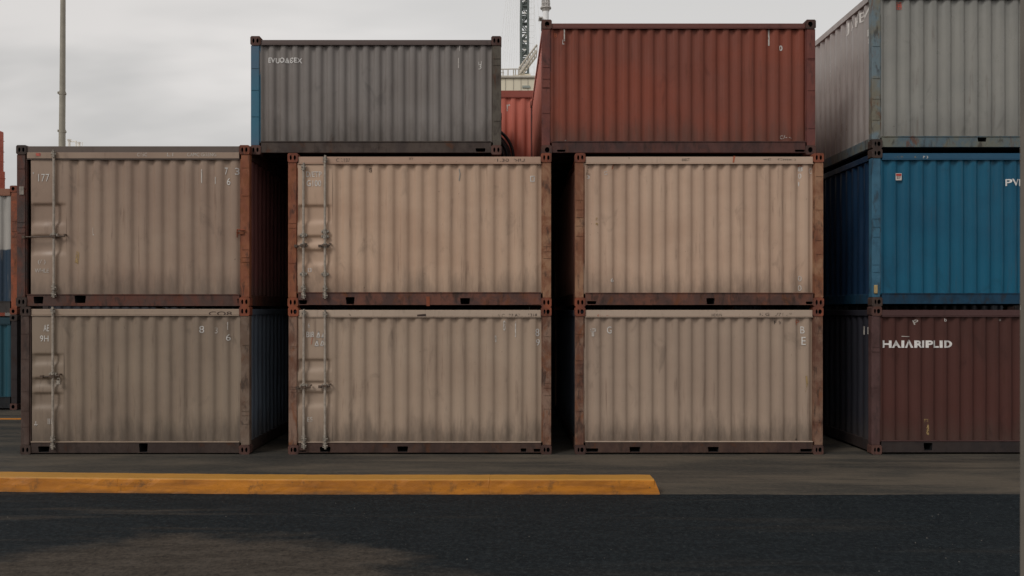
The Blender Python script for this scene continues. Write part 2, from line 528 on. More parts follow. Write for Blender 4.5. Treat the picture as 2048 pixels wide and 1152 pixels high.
            rail = mesh_obj('bottom_rail', bm, self.mat('bot'), R)
            bm = bmesh.new()
            add_box(bm, xa + 0.001, xb - 0.001, *sorted((ya + sy * 0.004, ya + sy * 0.06)), zr1 + 0.001, zr1 + 0.014)
            mesh_obj('sill_flange', bm, self.mat('top') if self.zb < 0.1 else self.mat('bot'), rail)
            for h in hs:
                bm = bmesh.new()
                a = [bm.verts.new((x, ya + 0.019, z)) for x, z in h]
                b = [bm.verts.new((x, ya + 0.42, z)) for x, z in h]
                n = len(h)
                for i in range(n): bm.faces.new((a[i], a[(i + 1) % n], b[(i + 1) % n], b[i]))
                bm.faces.new(b)
                mesh_obj('fork_pocket', bm, M['dark'], rail)
        # rails: sides
        for sx in (-1, 1):
            for nm, za, zb, m in (('top_rail', zt0, zt1, 'side'), ('bottom_rail', zr0, zr1, 'bot')):
                bm = bmesh.new()
                add_box(bm, *sorted((sx * (W / 2 - 0.018), sx * (W / 2 - 0.10))), yf + cd, yb - cd, za, zb)
                bevel_all(bm, 0.006, 1)
                mm = self.mat(m)
                if nm == 'top_rail' and self.kit in ('umber', 'cream'): mm = M['casting_d'] if self.kit == 'umber' else M['casting_o']
                mesh_obj(nm, bm, mm, R)
        # walls
        wz0, wz1 = zr1 - 0.01, zt0 + 0.01
        self.wx0 = -W / 2 + pw + 0.008
        self.wx1 = W / 2 - pw - 0.008
        if self.panel:
            pa, pb = self.lx(self.panel[0]), self.lx(self.panel[1])
            self.make_panel(pa, pb, wz0, wz1, grooves)
            self.wx0 = pb
        self.make_wall('front_wall', 'x', self.wx0, self.wx1, yf + 0.032, 1, wz0, wz1, 'wall')
        self.make_wall('rear_wall', 'x', -W / 2 + pw, W / 2 - pw, yb - 0.032, -1, wz0, wz1, 'side')
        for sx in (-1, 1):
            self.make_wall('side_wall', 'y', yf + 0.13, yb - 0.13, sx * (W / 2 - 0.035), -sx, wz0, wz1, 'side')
        bm = bmesh.new(); add_box(bm, -W / 2 + 0.09, W / 2 - 0.09, yf + 0.09, yb - 0.09, zt1 - 0.05, zt1 - 0.012)
        mesh_obj('roof', bm, self.mat('side'), R)
        bm = bmesh.new(); add_box(bm, -W / 2 + 0.103, W / 2 - 0.103, yf + 0.45, yb - 0.103, zr0 + 0.02, zr0 + 0.14)
        y = yf + 0.7
        while y < yb - 0.3:
            add_box(bm, -W / 2 + 0.11, W / 2 - 0.11, y, y + 0.05, zr0 + 0.001, zr0 + 0.019); y += 0.4
        mesh_obj('floor', bm, M['under'], R)
        for r in rods: self.make_rod(*r)

    def make_wall(self, name, axis, a, b, base, sgn, z0, z1, mk):
        bm = bmesh.new()
        per = self.per if name == 'front_wall' else PER
        n = max(2, int((b - a) / per * 14))
        nz = 10
        rnd = random.Random(int(abs(a * 1000)) + len(name) + int(self.cx * 77))
        ph = rnd.uniform(0, 6)
        rows = []
        for j in range(nz + 1):
            z = z0 + (z1 - z0) * j / nz
            row = []
            for i in range(n + 1):
                u = (b - a) * i / n
                dent = 0.004 * math.sin(u * 2.3 + ph + j * 0.5) * math.sin(math.pi * j / nz) + 0.0022 * math.sin(u * 7.1 + j * 1.3 + ph)
                off = base + sgn * (AMP * prof(u, per) + dent + 0.004)
                row.append(bm.verts.new((a + u, off, z) if axis == 'x' else (off, a + u, z)))
            rows.append(row)
        for j in range(nz):
            for i in range(n):
                bm.faces.new((rows[j][i], rows[j][i + 1], rows[j + 1][i + 1], rows[j + 1][i]))
        if name == 'front_wall': self.fw = (a, base)
        mesh_obj(name, bm, self.mat(mk), self.root, smooth=True)

    def make_panel(self, a, b, z0, z1, grooves):
        yf = -self.L / 2
        base = yf + 0.034
        self.panel_y = base
        bm = bmesh.new()
        n = 160
        def dy(z):
            v = 0.0
            for (qd, ql) in grooves:
                zd, zl = self.lz(qd), self.lz(ql)
                t1 = 1 / (1 + math.exp(-(zd - z) / 0.010))
                t2 = 1 / (1 + math.exp(-(z - zl) / 0.022))
                v = max(v, t1 * t2)
            return v * 0.042
        xs = [a, a + 0.03, a + 0.06, b - 0.14, b - 0.06, b]
        w = [0.0, 0.6, 1.0, 1.0, 0.45, 0.0]
        rows = []
        for j in range(n + 1):
            z = z0 + (z1 - z0) * j / n
            rows.append([bm.verts.new((x, base + dy(z) * ww + 0.004 * math.sin(z * 3 + x * 5), z)) for x, ww in zip(xs, w)])
        for j in range(n):
            for i in range(len(xs) - 1):
                bm.faces.new((rows[j][i], rows[j][i + 1], rows[j + 1][i + 1], rows[j + 1][i]))
        # vertical seam strip closing the panel towards the corrugated part
        mesh_obj('door_panel', bm, self.mat('wall'), self.root, smooth=True)

    def make_rod(self, px, y_top, y_bot, levers, keeps):
        x = self.lx(px)
        yf = -self.L / 2
        r = 0.022
        yc = yf - 0.006
        bm = bmesh.new()
        add_bar(bm, (x, yc, self.lz(y_bot)), (x, yc, self.lz(y_top)), r, 12)
        rod = mesh_obj('locking_rod', bm, M['galv'], self.root)
        # cam keepers at both ends, built from plates and a cam lobe
        for q in (y_top + 3, y_bot - 3, y_bot - 17):
            z = self.lz(q)
            bm = bmesh.new()
            add_box(bm, x - 0.04, x + 0.04, yc - 0.012, yc + 0.022, z - 0.055, z - 0.035)
            add_box(bm, x - 0.036, x + 0.036, yc - 0.016, yc + 0.022, z + 0.01, z + 0.03)
            add_bar(bm, (x + 0.012, yc - 0.03, z - 0.075), (x + 0.012, yc - 0.03, z + 0.06), 0.019, 8)
            add_bar(bm, (x - 0.03, yc - 0.03, z - 0.01), (x + 0.05, yc - 0.022, z - 0.02), 0.014, 6)
            mesh_obj('cam_keeper', bm, M['bracket'], rod)
        for q in keeps:
            z = self.lz(q)
            bm = bmesh.new()
            add_box(bm, x - 0.06, x + 0.06, yc + 0.005, yc + 0.05, z - 0.025, z + 0.025)
            add_bar(bm, (x, yc, z - 0.04), (x, yc, z + 0.04), r + 0.013, 10)
            add_bar(bm, (x - 0.055, yc - 0.012, z), (x - 0.055, yc + 0.05, z), 0.014, 6)
            add_bar(bm, (x + 0.055, yc - 0.012, z), (x + 0.055, yc + 0.05, z), 0.014, 6)
            mesh_obj('rod_bracket', bm, M['bracket'], rod)
        for (p0, p1, q) in levers:
            z = self.lz(q)
            xa, xb = self.lx(p0), self.lx(p1)
            bm = bmesh.new()
            xs = sorted((xa, xb))
            add_bar(bm, (xs[0], yc - 0.022, z - 0.012), (xs[1], yc - 0.016, z + 0.004), 0.013, 8)
            add_box(bm, xs[0] - 0.03, xs[0] + 0.02, yc - 0.045, yc + 0.01, z - 0.035, z + 0.012)
            add_box(bm, x - 0.04, x + 0.04, yc - 0.04, yc - 0.001, z - 0.022, z + 0.022)
            add_bar(bm, (xs[1], yc - 0.04, z + 0.03), (xs[1], yc + 0.03, z + 0.03), 0.016, 6)
            mesh_obj('rod_handle', bm, M['handle'], rod)

    # -------- marks
    def surf(self, where, u):
        yf = -self.L / 2
        if where == 'wall': return self.fw[1] + AMP * prof(u - self.fw[0], self.per) - 0.001
        if where == 'panel': return self.panel_y - 0.005
        if where == 'rail': return yf + (0.0085 if self.rail_split else 0.018)
        if where == 'post': return yf + 0.002

    def mark(self, txt, px, py, w, h, mat='white', where='wall', bold=0.0, strokes=None, sw=0.12, name='lettering', tilt=0.0, label=None):
        w, h = w * S * self.k, h * S * self.k
        bm = stroke_bm(strokes, sw, w / h) if strokes else text_bm(txt, bold)
        cx, cz = self.lx(px), self.lz(py)
        for v in bm.verts:
            x, z = v.co.x * w, v.co.y * h
            if tilt: x, z = x * math.cos(tilt) - z * math.sin(tilt), x * math.sin(tilt) + z * math.cos(tilt)
            v.co = Vector((cx + x, 0, cz + z))
        if where == 'wall':
            x = self.fw[0]
            lo, hi = cx - w, cx + w
            while x < hi:
                if x > lo:
                    g = bm.verts[:] + bm.edges[:] + bm.faces[:]
                    bmesh.ops.bisect_plane(bm, geom=g, plane_co=(x, 0, 0), plane_no=(1, 0, 0))
                x += self.per / 14
        for v in bm.verts:
            v.co.y = self.surf(where, v.co.x) - 0.004
        for f in bm.faces:
            f.normal_update()
            if f.normal.y > 0: f.normal_flip()
        o = mesh_obj(name, bm, M[mat], self.root, smooth=True, normals=False)
        if label: o['label'] = label
        return o

    def side_mark(self, txt, y_front, y_back, zc, h, mat='white', bold=0.0, cols=1):
        """lettering on the left side wall; y measured back from the front face"""
        bm = text_bm(txt, bold)
        w = y_back - y_front
        yc = -self.L / 2 + (y_front + y_back) / 2
        y0 = -self.L / 2 + 0.13
        for v in bm.verts:
            v.co = Vector((0, yc - v.co.x * w, zc - self.zb + v.co.y * h))
        y = y0
        while y < yc + w:
            if y > yc - w:
                bmesh.ops.bisect_plane(bm, geom=bm.verts[:] + bm.edges[:] + bm.faces[:], plane_co=(0, y, 0), plane_no=(0, 1, 0))
            y += PER / 14
        for v in bm.verts:
            v.co.x = -(self.W / 2 - 0.035) + AMP * prof(v.co.y - y0) - 0.006
        for f in bm.faces:
            f.normal_update()
            if f.normal.x > 0: f.normal_flip()
        return mesh_obj('lettering', bm, M[mat], self.root, smooth=True, normals=False)

    def sticker(self, px, py, w, h, where='wall'):
        x, z = self.lx(px), self.lz(py)
        w, h = w * S * self.k / 2, h * S * self.k / 2
        ys = min(self.surf(where, x - w), self.surf(where, x + w), self.surf(where, x)) - 0.006
        bm = bmesh.new(); add_box(bm, x - w, x + w, ys, ys + 0.003, z - h, z + h)
        st = mesh_obj('sticker', bm, M['sticker_white'], self.root)
        bm = bmesh.new(); add_box(bm, x - w * 0.86, x + w * 0.86, ys - 0.003, ys - 0.0005, z + h * 0.22, z + h * 0.86)
        mesh_obj('sticker_header', bm, M['sticker_red'], st)
        bm = bmesh.new()
        for i, zz in enumerate((0.02, -0.25, -0.5)):
            add_box(bm, x - w * 0.7, x - w * 0.05, ys - 0.003, ys - 0.0005, z + h * zz - h * 0.06, z + h * zz + h * 0.06)
            add_box(bm, x + w * 0.12, x + w * (0.7 - 0.15 * i), ys - 0.003, ys - 0.0005, z + h * zz - h * 0.05, z + h * zz + h * 0.05)
        mesh_obj('sticker_print', bm, M['sticker_ink'], st)


def ZY(py): return wz(py)


# ------------------------------------------------------------------ the front stacks
zA = ZY(613)      # joint between first and second tier
GR = 'stacked shipping containers'
c = Container('drab', 'shipping_container', 'soiled drab beige container on the ground under the container marked 177', (40, 499), 0, zA, group=GR,
              panel=(62, 126), grooves=((709, 727), (757, 771), (787, 814)), casting='casting_b',
              rods=[(106, 617, 893, [(86, 121, 752)], [748])],
              pockets=[(75, 98, 894, 908), (277, 295, 888, 907)], rail_px=(12, 21), gap_px=5, right_post='drab_postr', right_casting='casting_o')
c.mark('AE', 91, 656, 11, 13, where='panel'); c.mark('9H', 87, 677, 17, 12, where='panel')
c.mark('', 70, 848, 7, 9, 'white_faint', 'panel', strokes=[[(0, .5), (0, -.4)], [(-.4, -.1), (0, -.45), (.4, -.1)]], sw=.2)
c.mark('III', 98, 843, 8, 11, 'white_faint', 'panel')
c.mark('8', 401, 659, 9, 14); c.mark('6', 455, 675, 8, 13); c.mark('3', 430, 661, 5, 12, 'white_faint')
c.mark('I', 454, 652, 1.5, 16, 'white_faint'); c.mark('CO8', 440, 627, 46, 8, 'casting_b', 'rail')
# padlock hanging by the handle
bm = bmesh.new()
px_, pz_ = c.lx(119), c.lz(764)
add_box(bm, px_ - 0.035, px_ + 0.035, -c.L / 2 - 0.05, -c.L / 2 - 0.02, pz_ - 0.04, pz_ + 0.03); bevel_all(bm, 0.008, 2)
add_path(bm, [(px_ + 0.024 * math.cos(t), -c.L / 2 - 0.035, pz_ + 0.03 + 0.04 * math.sin(t)) for t in [math.pi * i / 8 for i in range(9)]], 0.007, 6)
mesh_obj('padlock', bm, M['bracket'], c.root)

c = Container('umber', 'shipping_container', 'brown beige container with one locking rod, marked 177, top of its stack', (32, 499), zA, ZY(290), group=GR,
              panel=(60, 131), grooves=((408, 447), (471, 506)), casting='casting_b',
              rods=[(108, 304, 590, [(50, 131, 473)], [470])],
              pockets=[(66, 86, 594, 606), (148, 171, 592, 605), (474, 484, 598, 609)], rail_px=(25, 22), gap_px=2, right_post='rosy_post', right_casting='casting_o', rail_split=True)
c.mark('177', 86, 355, 22, 15, where='panel', bold=-0.008)
c.mark("'", 65, 346, 2.5, 4, 'white_faint', 'panel')
c.mark('7', 450, 341, 6, 14); c.mark('3', 473, 342, 8, 14); c.mark('6', 455, 362, 8, 14)
c.mark('I', 402, 352, 2, 28, 'white_faint'); c.mark('I', 429, 360, 2, 14, 'white_faint'); c.mark('L', 184, 462, 4, 16, 'white_faint')
c.mark('C15C', 284, 309, 20, 7, 'white_faint', 'rail'); c.mark('L.I', 340, 309, 12, 7, 'white_faint', 'rail')
c.mark('CAMC GG5NG', 403, 309, 58, 7, 'white_faint', 'rail')
c.mark('(/ )', 82, 524, 15, 10, 'white_faint', 'panel'); c.mark('WHLE', 82, 541, 28, 8, 'white_faint', 'panel')
c.mark('', 76, 309, 6, 6, 'red_mark', 'rail', strokes=[[(-.5, 0), (.5, 0)]], sw=1.0, name='paint_dab')
c.mark('', 43, 381, 7, 11, 'plate', 'post', strokes=[[(0, -.5), (0, .5)]], sw=.8, name='data_plate')
c.mark('', 151, 515, 3, 18, 'yellow_mark', strokes=[[(.3, .5), (-.2, -.5)]], sw=.5, name='paint_dab')
# latch on the right post
bm = bmesh.new(); lx_, lz_ = c.lx(482), c.lz(466)
add_box(bm, lx_ - 0.05, lx_ + 0.05, -c.L / 2 - 0.012, -c.L / 2 + 0.001, lz_ - 0.02, lz_ + 0.02)
add_bar(bm, (lx_ - 0.06, -c.L / 2 - 0.02, lz_ - 0.08), (lx_ - 0.06, -c.L / 2 - 0.02, lz_ + 0.06), 0.012, 6)
add_bar(bm, (lx_ - 0.06, -c.L / 2 - 0.02, lz_ + 0.06), (lx_ + 0.08, -c.L / 2 - 0.02, lz_ + 0.05), 0.012, 6)
mesh_obj('latch', bm, M['casting_o'], c.root)

zB = ZY(614); zC = ZY(306)
c = Container('sand', 'shipping_container', 'sand coloured container with two locking rods on the ground, marked with white triangles', (576, 1103), 0, zB, group=GR,
              panel=(594, 664), grooves=((720, 740), (764, 773), (785, 812)), casting='casting_o', hole='mix',
              rods=[(607.5, 622, 892, [(596, 622, 774)], [771]), (650, 624, 892, [(641, 661, 772)], [772])],
              pockets=[(594, 612, 902, 908), (639, 661, 895, 908), (794, 816, 894, 908), (1041, 1053, 898, 908), (1067, 1081, 899, 908)], rail_px=(13, 20))
c.mark('BI8', 619.5, 669, 15, 11, where='panel'); c.mark('6', 617, 651, 4, 9, 'white_faint', 'panel')
tri = [[(-.5, -.5), (.1, .5), (.4, -.5), (-.5, -.5)]]
c.mark('', 636, 669, 6, 11, where='panel', strokes=tri, sw=.16); c.mark('', 645, 670.5, 4, 9, where='panel', strokes=[[(-.5, -.5), (.3, .5), (.4, -.2), (0, -.5), (-.5, -.5)]], sw=.18)
c.mark('', 633, 686, 7, 11, where='panel', strokes=tri, sw=.16); c.mark('', 643.5, 686, 6, 10, where='panel', strokes=[[(-.5, -.5), (.1, .5), (.5, -.1), (.3, -.5), (-.5, -.5)]], sw=.17)
c.mark('/', 623, 681, 4, 16, 'orange_mark', 'panel'); c.mark('E5', 619, 839, 11, 9, 'white_faint', 'panel')
c.mark('8', 1075, 665, 8, 15); c.mark('9', 1076, 685, 8, 13); c.mark('I', 1031, 658, 2, 32, 'white_faint'); c.mark('8', 1008.5, 651, 5, 20, 'white_faint'); c.mark('I', 991, 678, 3, 13, 'white_faint')
c.mark("A C . 27 A7 .  , 1318", 1034, 631, 80, 7, 'black_mark', 'rail', tilt=0.02)
c.mark('', 843, 632, 14, 12, 'casting_b', 'rail', strokes=[[(-.5, 0), (.5, .1)]], sw=.5, name='rust_stain')

c = Container('rosy', 'shipping_container', 'rosy beige container with two locking rods resting on the sand coloured container', (575, 1103), zB, zC, group=GR,
              panel=(594, 664), grooves=((411, 444), (472, 486), (500, 528)), casting='casting_o', hole='two',
              rods=[(607, 330, 592, [(593, 612, 491)], [470, 490, 548]), (650, 315, 592, [(641, 661, 491)], [463, 473, 491, 548])],
              pockets=[(593, 614, 601, 611), (691, 709, 595, 608), (920, 940, 597, 610), (1064, 1087, 610, 617)], rail_px=(13, 24), gap_px=7, right_post='cream_post')
c.mark('D/ETP', 627, 348, 31, 11, 'white', 'panel'); c.mark('G100', 627, 366, 29, 12, 'white', 'panel', bold=0.006)
c.mark('I3', 619, 540, 7, 8, 'white', 'panel')
c.mark('C 2137', 686, 320, 28, 7, 'black_mark', 'rail'); c.mark('XY', 822, 317, 9, 5, 'black_mark', 'rail'); c.mark('/1.30  NU.', 1020, 320, 66, 6, 'black_mark', 'rail')
c.mark('', 1065, 357, 7, 10, 'white_faint', strokes=[[(-.5, .5), (.5, .5), (.5, -.5), (-.5, -.5), (-.5, .5)]], sw=.2)
c.mark('8', 740, 339, 6, 9, 'black_mark')
c.mark('', 918, 350, 9, 26, 'pewter_wall', strokes=[[(0, .5), (.2, .1), (.0, -.4)]], sw=.07, name='paint_dab')
# bolt-on strut in the bottom rail
bm = bmesh.new(); bx = c.lx(856)
add_box(bm, bx - 0.03, bx + 0.03, -c.L / 2 + 0.006, -c.L / 2 + 0.015, c.lz(612), c.lz(593)); mesh_obj('rail_strap', bm, M['casting_o'], c.root)

c = Container('buff', 'shipping_container', 'buff corrugated container without rods on the ground, third of the beige row', (1150, 1647), 0, zB, group=GR,
              casting='casting_o', hole='mix', pockets=[(1172, 1197, 898, 908), (1259, 1281, 895, 908), (1416, 1438, 895, 908), (1601, 1626, 899, 908)], rail_px=(13, 21))
c.mark('', 1187, 665, 9, 14, 'white_faint', strokes=[[(-.5, .5), (.5, .5), (.5, .2), (.1, .2), (.1, -.5), (-.2, -.5), (-.2, .2), (-.5, .2), (-.5, .5)]], sw=.12)
c.mark('G', 1219, 660, 9, 14); c.mark('B', 1607, 660, 7, 14); c.mark('E', 1609, 682, 7, 16, 'white')
c.mark('F 9', 1557, 645, 12, 7, 'black_mark'); c.mark('P', 1597, 645, 8, 11, 'orange_mark')
c.mark('HEXUN', 1434, 630, 20, 5, 'black_mark', 'rail'); c.mark('K G   ,/71 . *', 1552, 629, 64, 7, 'black_mark', 'rail'); c.mark('(.. -', 1206, 631, 22, 5, 'orange_mark', 'rail')
c.mark('4', 1594, 879, 5, 6, 'black_mark')
c.mark('', 1614, 768, 7, 30, 'yellow_mark', strokes=[[(0, .5), (.2, 0), (-.3, -.5)]], sw=.12, name='paint_dab')

c = Container('cream', 'shipping_container', 'cream beige container under the brick red one, with black and orange marks top left', (1150, 1648), zB, zC, group=GR,
              casting='casting_o', hole='two', pockets=[(1174, 1193, 603, 614), (1413, 1430, 597, 611), (1612, 1631, 604, 613)], rail_px=(13, 23), gap_px=7)
c.mark('7', 1227, 331, 7, 14, 'orange_mark'); c.mark('/', 1177, 337, 3, 9, 'black_mark'); c.mark('OO', 1177, 347, 8, 6, 'black_mark'); c.mark('3', 1177, 353, 6, 7, 'white'); c.mark('G', 1212, 345, 6, 8, 'white_faint')
c.mark('8', 1603, 337, 8, 9); c.mark('0', 1602, 351, 6, 10); c.mark('I', 1600, 367, 2, 8); c.mark('^', 1602, 328, 8, 8, 'orange_mark')
c.mark('C', 1623, 341, 6, 11); c.mark('Y', 1622, 352, 3, 5, 'white_faint')
c.mark('6', 1225, 560, 6, 8); c.mark('0', 1602, 557, 7, 11, 'white_faint'); c.mark('0', 1602, 576, 7, 11, 'white_faint')
c.mark('EXECT', 1372, 319, 15, 5, 'black_mark', 'rail', tilt=.06); c.mark('-  =E   Cmx.)', 1553, 319, 78, 5, 'black_mark', 'rail')
c.mark('I', 1194, 443, 4, 16, 'yellow_mark'); c.mark('/', 1408, 337, 4, 6, 'black_mark')
c.mark('', 1469, 318, 8, 11, 'orange_mark', 'rail', strokes=[[(0, .5), (-.2, -.5)]], sw=.3, name='paint_dab')

# right stack
z1, z2, z3 = ZY(613), ZY(297), ZY(-24)
c = Container('maroon', 'shipping_container', 'dark maroon container lettered HAIARIPLID on the ground, bottom of the right stack', (1743, 2428), 0, z1, group=GR,
              casting='casting_d', hole='mix', pockets=[(1848, 1866, 887, 900), (2300, 2320, 887, 900)], rail_px=(12, 22), gap_px=7)
c.mark('HAIΛRIPLID', 1838, 688, 140, 15.5, 'white_solid', bold=0.04)
c.mark('', 1814, 673, 16, 2, 'white_faint', strokes=[[(-.5, .1), (.5, -.1)]], sw=.6); c.mark('P', 1834, 644, 9, 9, 'white_faint', tilt=.3); c.mark('b', 1893, 640, 5, 6); c.mark('o', 2004, 640, 5, 4, 'white_faint')
c.mark('F', 1856, 843, 8, 8, 'yellow_mark'); c.mark('I', 1858, 858, 4, 24, 'yellow_mark')
c.side_mark('II', 0.36, 0.52, ZY(662), 0.15, 'white_faint'); c.side_mark('E8', 0.2, 0.31, ZY(662), 0.13, 'white_faint')

c = Container('azure', 'shipping_container', 'blue container with a red and white sticker, middle of the right stack', (1744, 2428), z1, z2, group=GR,
              casting='casting_b', hole='mix', pockets=[], rail_px=(12, 20), gap_px=9)
c.sticker(1799, 353, 12, 14)
c.mark('PVK', 2037, 364, 43, 14, 'white_solid', bold=0.02)
c.mark('-oz', 1799, 314, 16, 4, 'yellow_mark', 'rail'); c.mark('0', 1833, 314, 6, 4, 'yellow_mark', 'rail'); c.mark('P 3', 1852, 314, 10, 5, 'white', 'rail')
for i_, ch_ in enumerate('A1108'): c.side_mark(ch_, 0.20, 0.20 + (0.03 if ch_ == '1' else 0.07), ZY(353 + 5.5 * i_), 0.04, 'white_faint')
bm = bmesh.new(); add_box(bm, c.lx(1748), c.lx(1755), -c.L / 2 - 0.012, -c.L / 2 + 0.010, c.lz(587), c.lz(570)); bevel_all(bm, 0.006, 1)
mesh_obj('seal_tag', bm, M['seal'], c.root)

c = Container('pewter', 'shipping_container', 'pale grey container with blue worn corner, top of the right stack', (1744, 2428), z2, z3, group=GR,
              casting='casting_b', hole='mix', pockets=[(1956, 1974, 270, 282)], rail_px=(13, 20), gap_px=6)
c.mark('', 1801, 9, 9, 13, 'red_mark', strokes=[[(-.5, .5), (.5, .5), (.5, -.5), (-.5, -.5), (-.5, .5)], [(-.2, .2), (.3, .2)], [(-.3, -.1), (.3, -.1)], [(0, .3), (0, -.4)]], sw=.16)
c.side_mark('JΛHBV', 0.27, 1.2, 7.90, 0.25, 'white')
c.side_mark('R', 0.21, 0.32, 7.55, 0.12, 'white'); c.side_mark('8', 0.21, 0.31, 7.40, 0.12, 'white')

# third tier on the middle columns
sb = 0.14
dpt = D + sb
z3b = zC
c = Container('ash', 'shipping_container', 'ash grey container with blue left post and white lettering, up on the third tier', (500.5, 1003), z3b, wz(72, dpt), setback=sb, group=GR,
              casting='casting_d', hole='two', left_post='azure_post_flag', pockets=[(951, 971, 297, 308)], rail_px=(9, 21), gap_px=7)
c.mark('EVUOΔЄEX', 569, 119, 67, 11, 'white_solid', bold=0.022)
c.mark('T', 919, 94, 6, 14, 'white_faint'); c.mark('I', 917, 125, 1.5, 20, 'white_faint'); c.mark('U', 960, 125, 6, 7, 'white'); c.mark('3', 960, 132, 6, 10, 'white')
c = Container('brick', 'shipping_container', 'brick red container up on the third tier, above the cream beige container', (1083, 1632), z3b, wz(39, dpt), setback=sb, group=GR,
              casting='casting_d', hole='one', pockets=[(1114, 1131, 300, 311), (1590, 1618, 300, 306)], rail_px=(9, 21), gap_px=7)
c.mark('0', 1564, 94, 7, 11, 'white', bold=0.03); c.mark('I', 1129, 69, 2.5, 24, 'white_faint'); c.mark('L', 1127, 83, 3.5, 9, 'white')
c.mark('I', 1540, 71, 3, 36, 'white_faint'); c.mark('C/- -.', 1573, 273, 22, 7, 'white_faint')
c.mark('8', 1111, 68, 6, 9, 'orange_mark')
c.mark('o', 1132, 281, 4, 4, 'white_faint')

# ------------------------------------------------------------------ the row behind
dB = D + 6.5
GB = 'containers of the row behind'
zb1, zb2, zb3 = 2.90, 5.58, wz(180, dB)
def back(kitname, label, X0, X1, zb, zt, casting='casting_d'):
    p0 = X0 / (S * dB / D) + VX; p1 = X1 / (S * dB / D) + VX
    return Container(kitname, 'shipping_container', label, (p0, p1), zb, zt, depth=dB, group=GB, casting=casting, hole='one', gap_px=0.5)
xo = 0.655
c = back('coral', 'coral red container of the row behind, seen between the ash grey and brick red ones', -3.6, 2.46, zb2, zb3)
c.mark('r', 1017, 214, 7, 14, 'white_faint')
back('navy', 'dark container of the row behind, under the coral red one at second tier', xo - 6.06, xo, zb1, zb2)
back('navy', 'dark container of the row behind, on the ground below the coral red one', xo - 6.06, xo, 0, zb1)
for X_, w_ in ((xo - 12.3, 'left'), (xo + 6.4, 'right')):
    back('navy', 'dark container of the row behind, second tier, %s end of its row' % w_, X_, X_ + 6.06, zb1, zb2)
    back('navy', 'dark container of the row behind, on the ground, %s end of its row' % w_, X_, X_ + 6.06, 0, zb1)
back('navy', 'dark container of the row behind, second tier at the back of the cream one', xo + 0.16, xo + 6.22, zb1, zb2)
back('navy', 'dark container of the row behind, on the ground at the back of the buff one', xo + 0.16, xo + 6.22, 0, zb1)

# far-left stack
dL = ground_depth(820)
c = Container('teal', 'shipping_container', 'dark teal container on the ground at the far left edge', (-500, 34), 0, wz(629, dL), depth=dL, group='far left stack', casting='casting_b', hole='one')
c = Container('twotone', 'shipping_container', 'pale grey and blue container with orange frame at the far left edge', (-500, 34), wz(629, dL), wz(371, dL), depth=dL, group='far left stack', casting='casting_o', hole='one')

# ------------------------------------------------------------------ hose coil behind the ash grey container
dH = D + 4.3
roofz = zC - 7 * S
rc = (wz(248, dH) - roofz) / 2
coil = empty('hose_coil', (wx(1031, dH) - rc, dH - D, roofz), 'coil of thick black hose standing in the gap in front of the coral red container', 'hose')
M['rubber'] = flat('black_rubber', (0.012, 0.012, 0.014), 0.5, 0.4, 8, 0.4)
M['rubber_grey'] = flat('dusty_rubber', (0.035, 0.030, 0.033), 0.6, 0.4, 8, 0.4)
for i, (rr, tr_, y, dz, m) in enumerate(((rc - 0.035, 0.035, 0.0, 0, 'rubber'), (rc - 0.16, 0.05, 0.03, -0.05, 'rubber'), (rc - 0.25, 0.055, -0.04, -0.07, 'rubber'),
                                         (rc - 0.36, 0.05, 0.05, -0.1, 'rubber_grey'), (rc - 0.10, 0.03, 0.12, -0.02, 'rubber_grey'))):
    bm = bmesh.new()
    add_path(bm, [(rr * math.cos(t) * 0.98, y + 0.05 * math.sin(t), rc + dz + rr * math.sin(t)) for t in [2 * math.pi * j / 56 for j in range(56)]], tr_, 10, True)
    mesh_obj('hose_loop', bm, M[m], coil)

# ------------------------------------------------------------------ far things
# beige deckhouse-like building beyond the stacks
dK = 46.0
M['beige'] = flat('beige_cladding', alb(176, 168, 150, 0.6), 0.6, 0.06, 0.6)
M['seam'] = flat('cladding_seam', alb(120, 114, 104, 0.6), 0.7, 0.1)
M['grille'] = flat('vent_grille', alb(120, 124, 118, 0.6), 0.6, 0.1)
M['railing'] = flat('weathered_rail', alb(150, 144, 134, 0.6), 0.6, 0.1)
X0, X1 = wx(760, dK), wx(1240, dK)
zt = wz(152, dK)
bld = empty('beige_building', ((X0 + X1) / 2, dK - D + 5, 0), 'beige flat roofed building beyond the stacks, above the coral red container', 'building')
cx0 = (X0 + X1) / 2
bm = bmesh.new(); add_box(bm, X0 - cx0, X1 - cx0, -5, 5, 0, zt - 0.13); mesh_obj('wall', bm, M['beige'], bld)
bm = bmesh.new(); add_box(bm, X0 - cx0 - 0.1, X1 - cx0 + 0.1, -5.1, 5.1, zt - 0.129, zt + 0.01); bevel_all(bm, 0.03, 1); rf = mesh_obj('roof', bm, M['railing'], bld)
for px in (1011, 1027, 1042, 1056, 1072, 990, 975):
    bm = bmesh.new(); x = wx(px, dK) - cx0
    add_box(bm, x - 0.012, x + 0.012, -5.02, -4.999, 0.2, zt - 0.14); mesh_obj('panel_seam', bm, M['seam'], bld)
bm = bmesh.new(); add_box(bm, wx(1044.5, dK) - cx0, wx(1060, dK) - cx0, -5.06, -4.98, wz(176, dK), wz(171.5, dK)); mesh_obj('vent_grille', bm, M['grille'], bld)
bm = bmesh.new()
zq = zt + 0.02
dR = dK - 0.05
ztop = wz(137, dR)
for px in (1006, 1016, 1027, 1031, 1037):
    add_bar(bm, (wx(px, dR) - cx0, -4.9, zq), (wx(px, dR) - cx0, -4.9, ztop), 0.035, 6)
add_bar(bm, (wx(985, dR) - cx0, -4.9, ztop), (wx(1040, dR) - cx0, -4.9, ztop + 0.02), 0.03, 6)
add_bar(bm, (wx(985, dR) - cx0, -4.9, (ztop + zq) / 2), (wx(1008, dR) - cx0, -4.9, (ztop + zq) / 2), 0.02, 6)
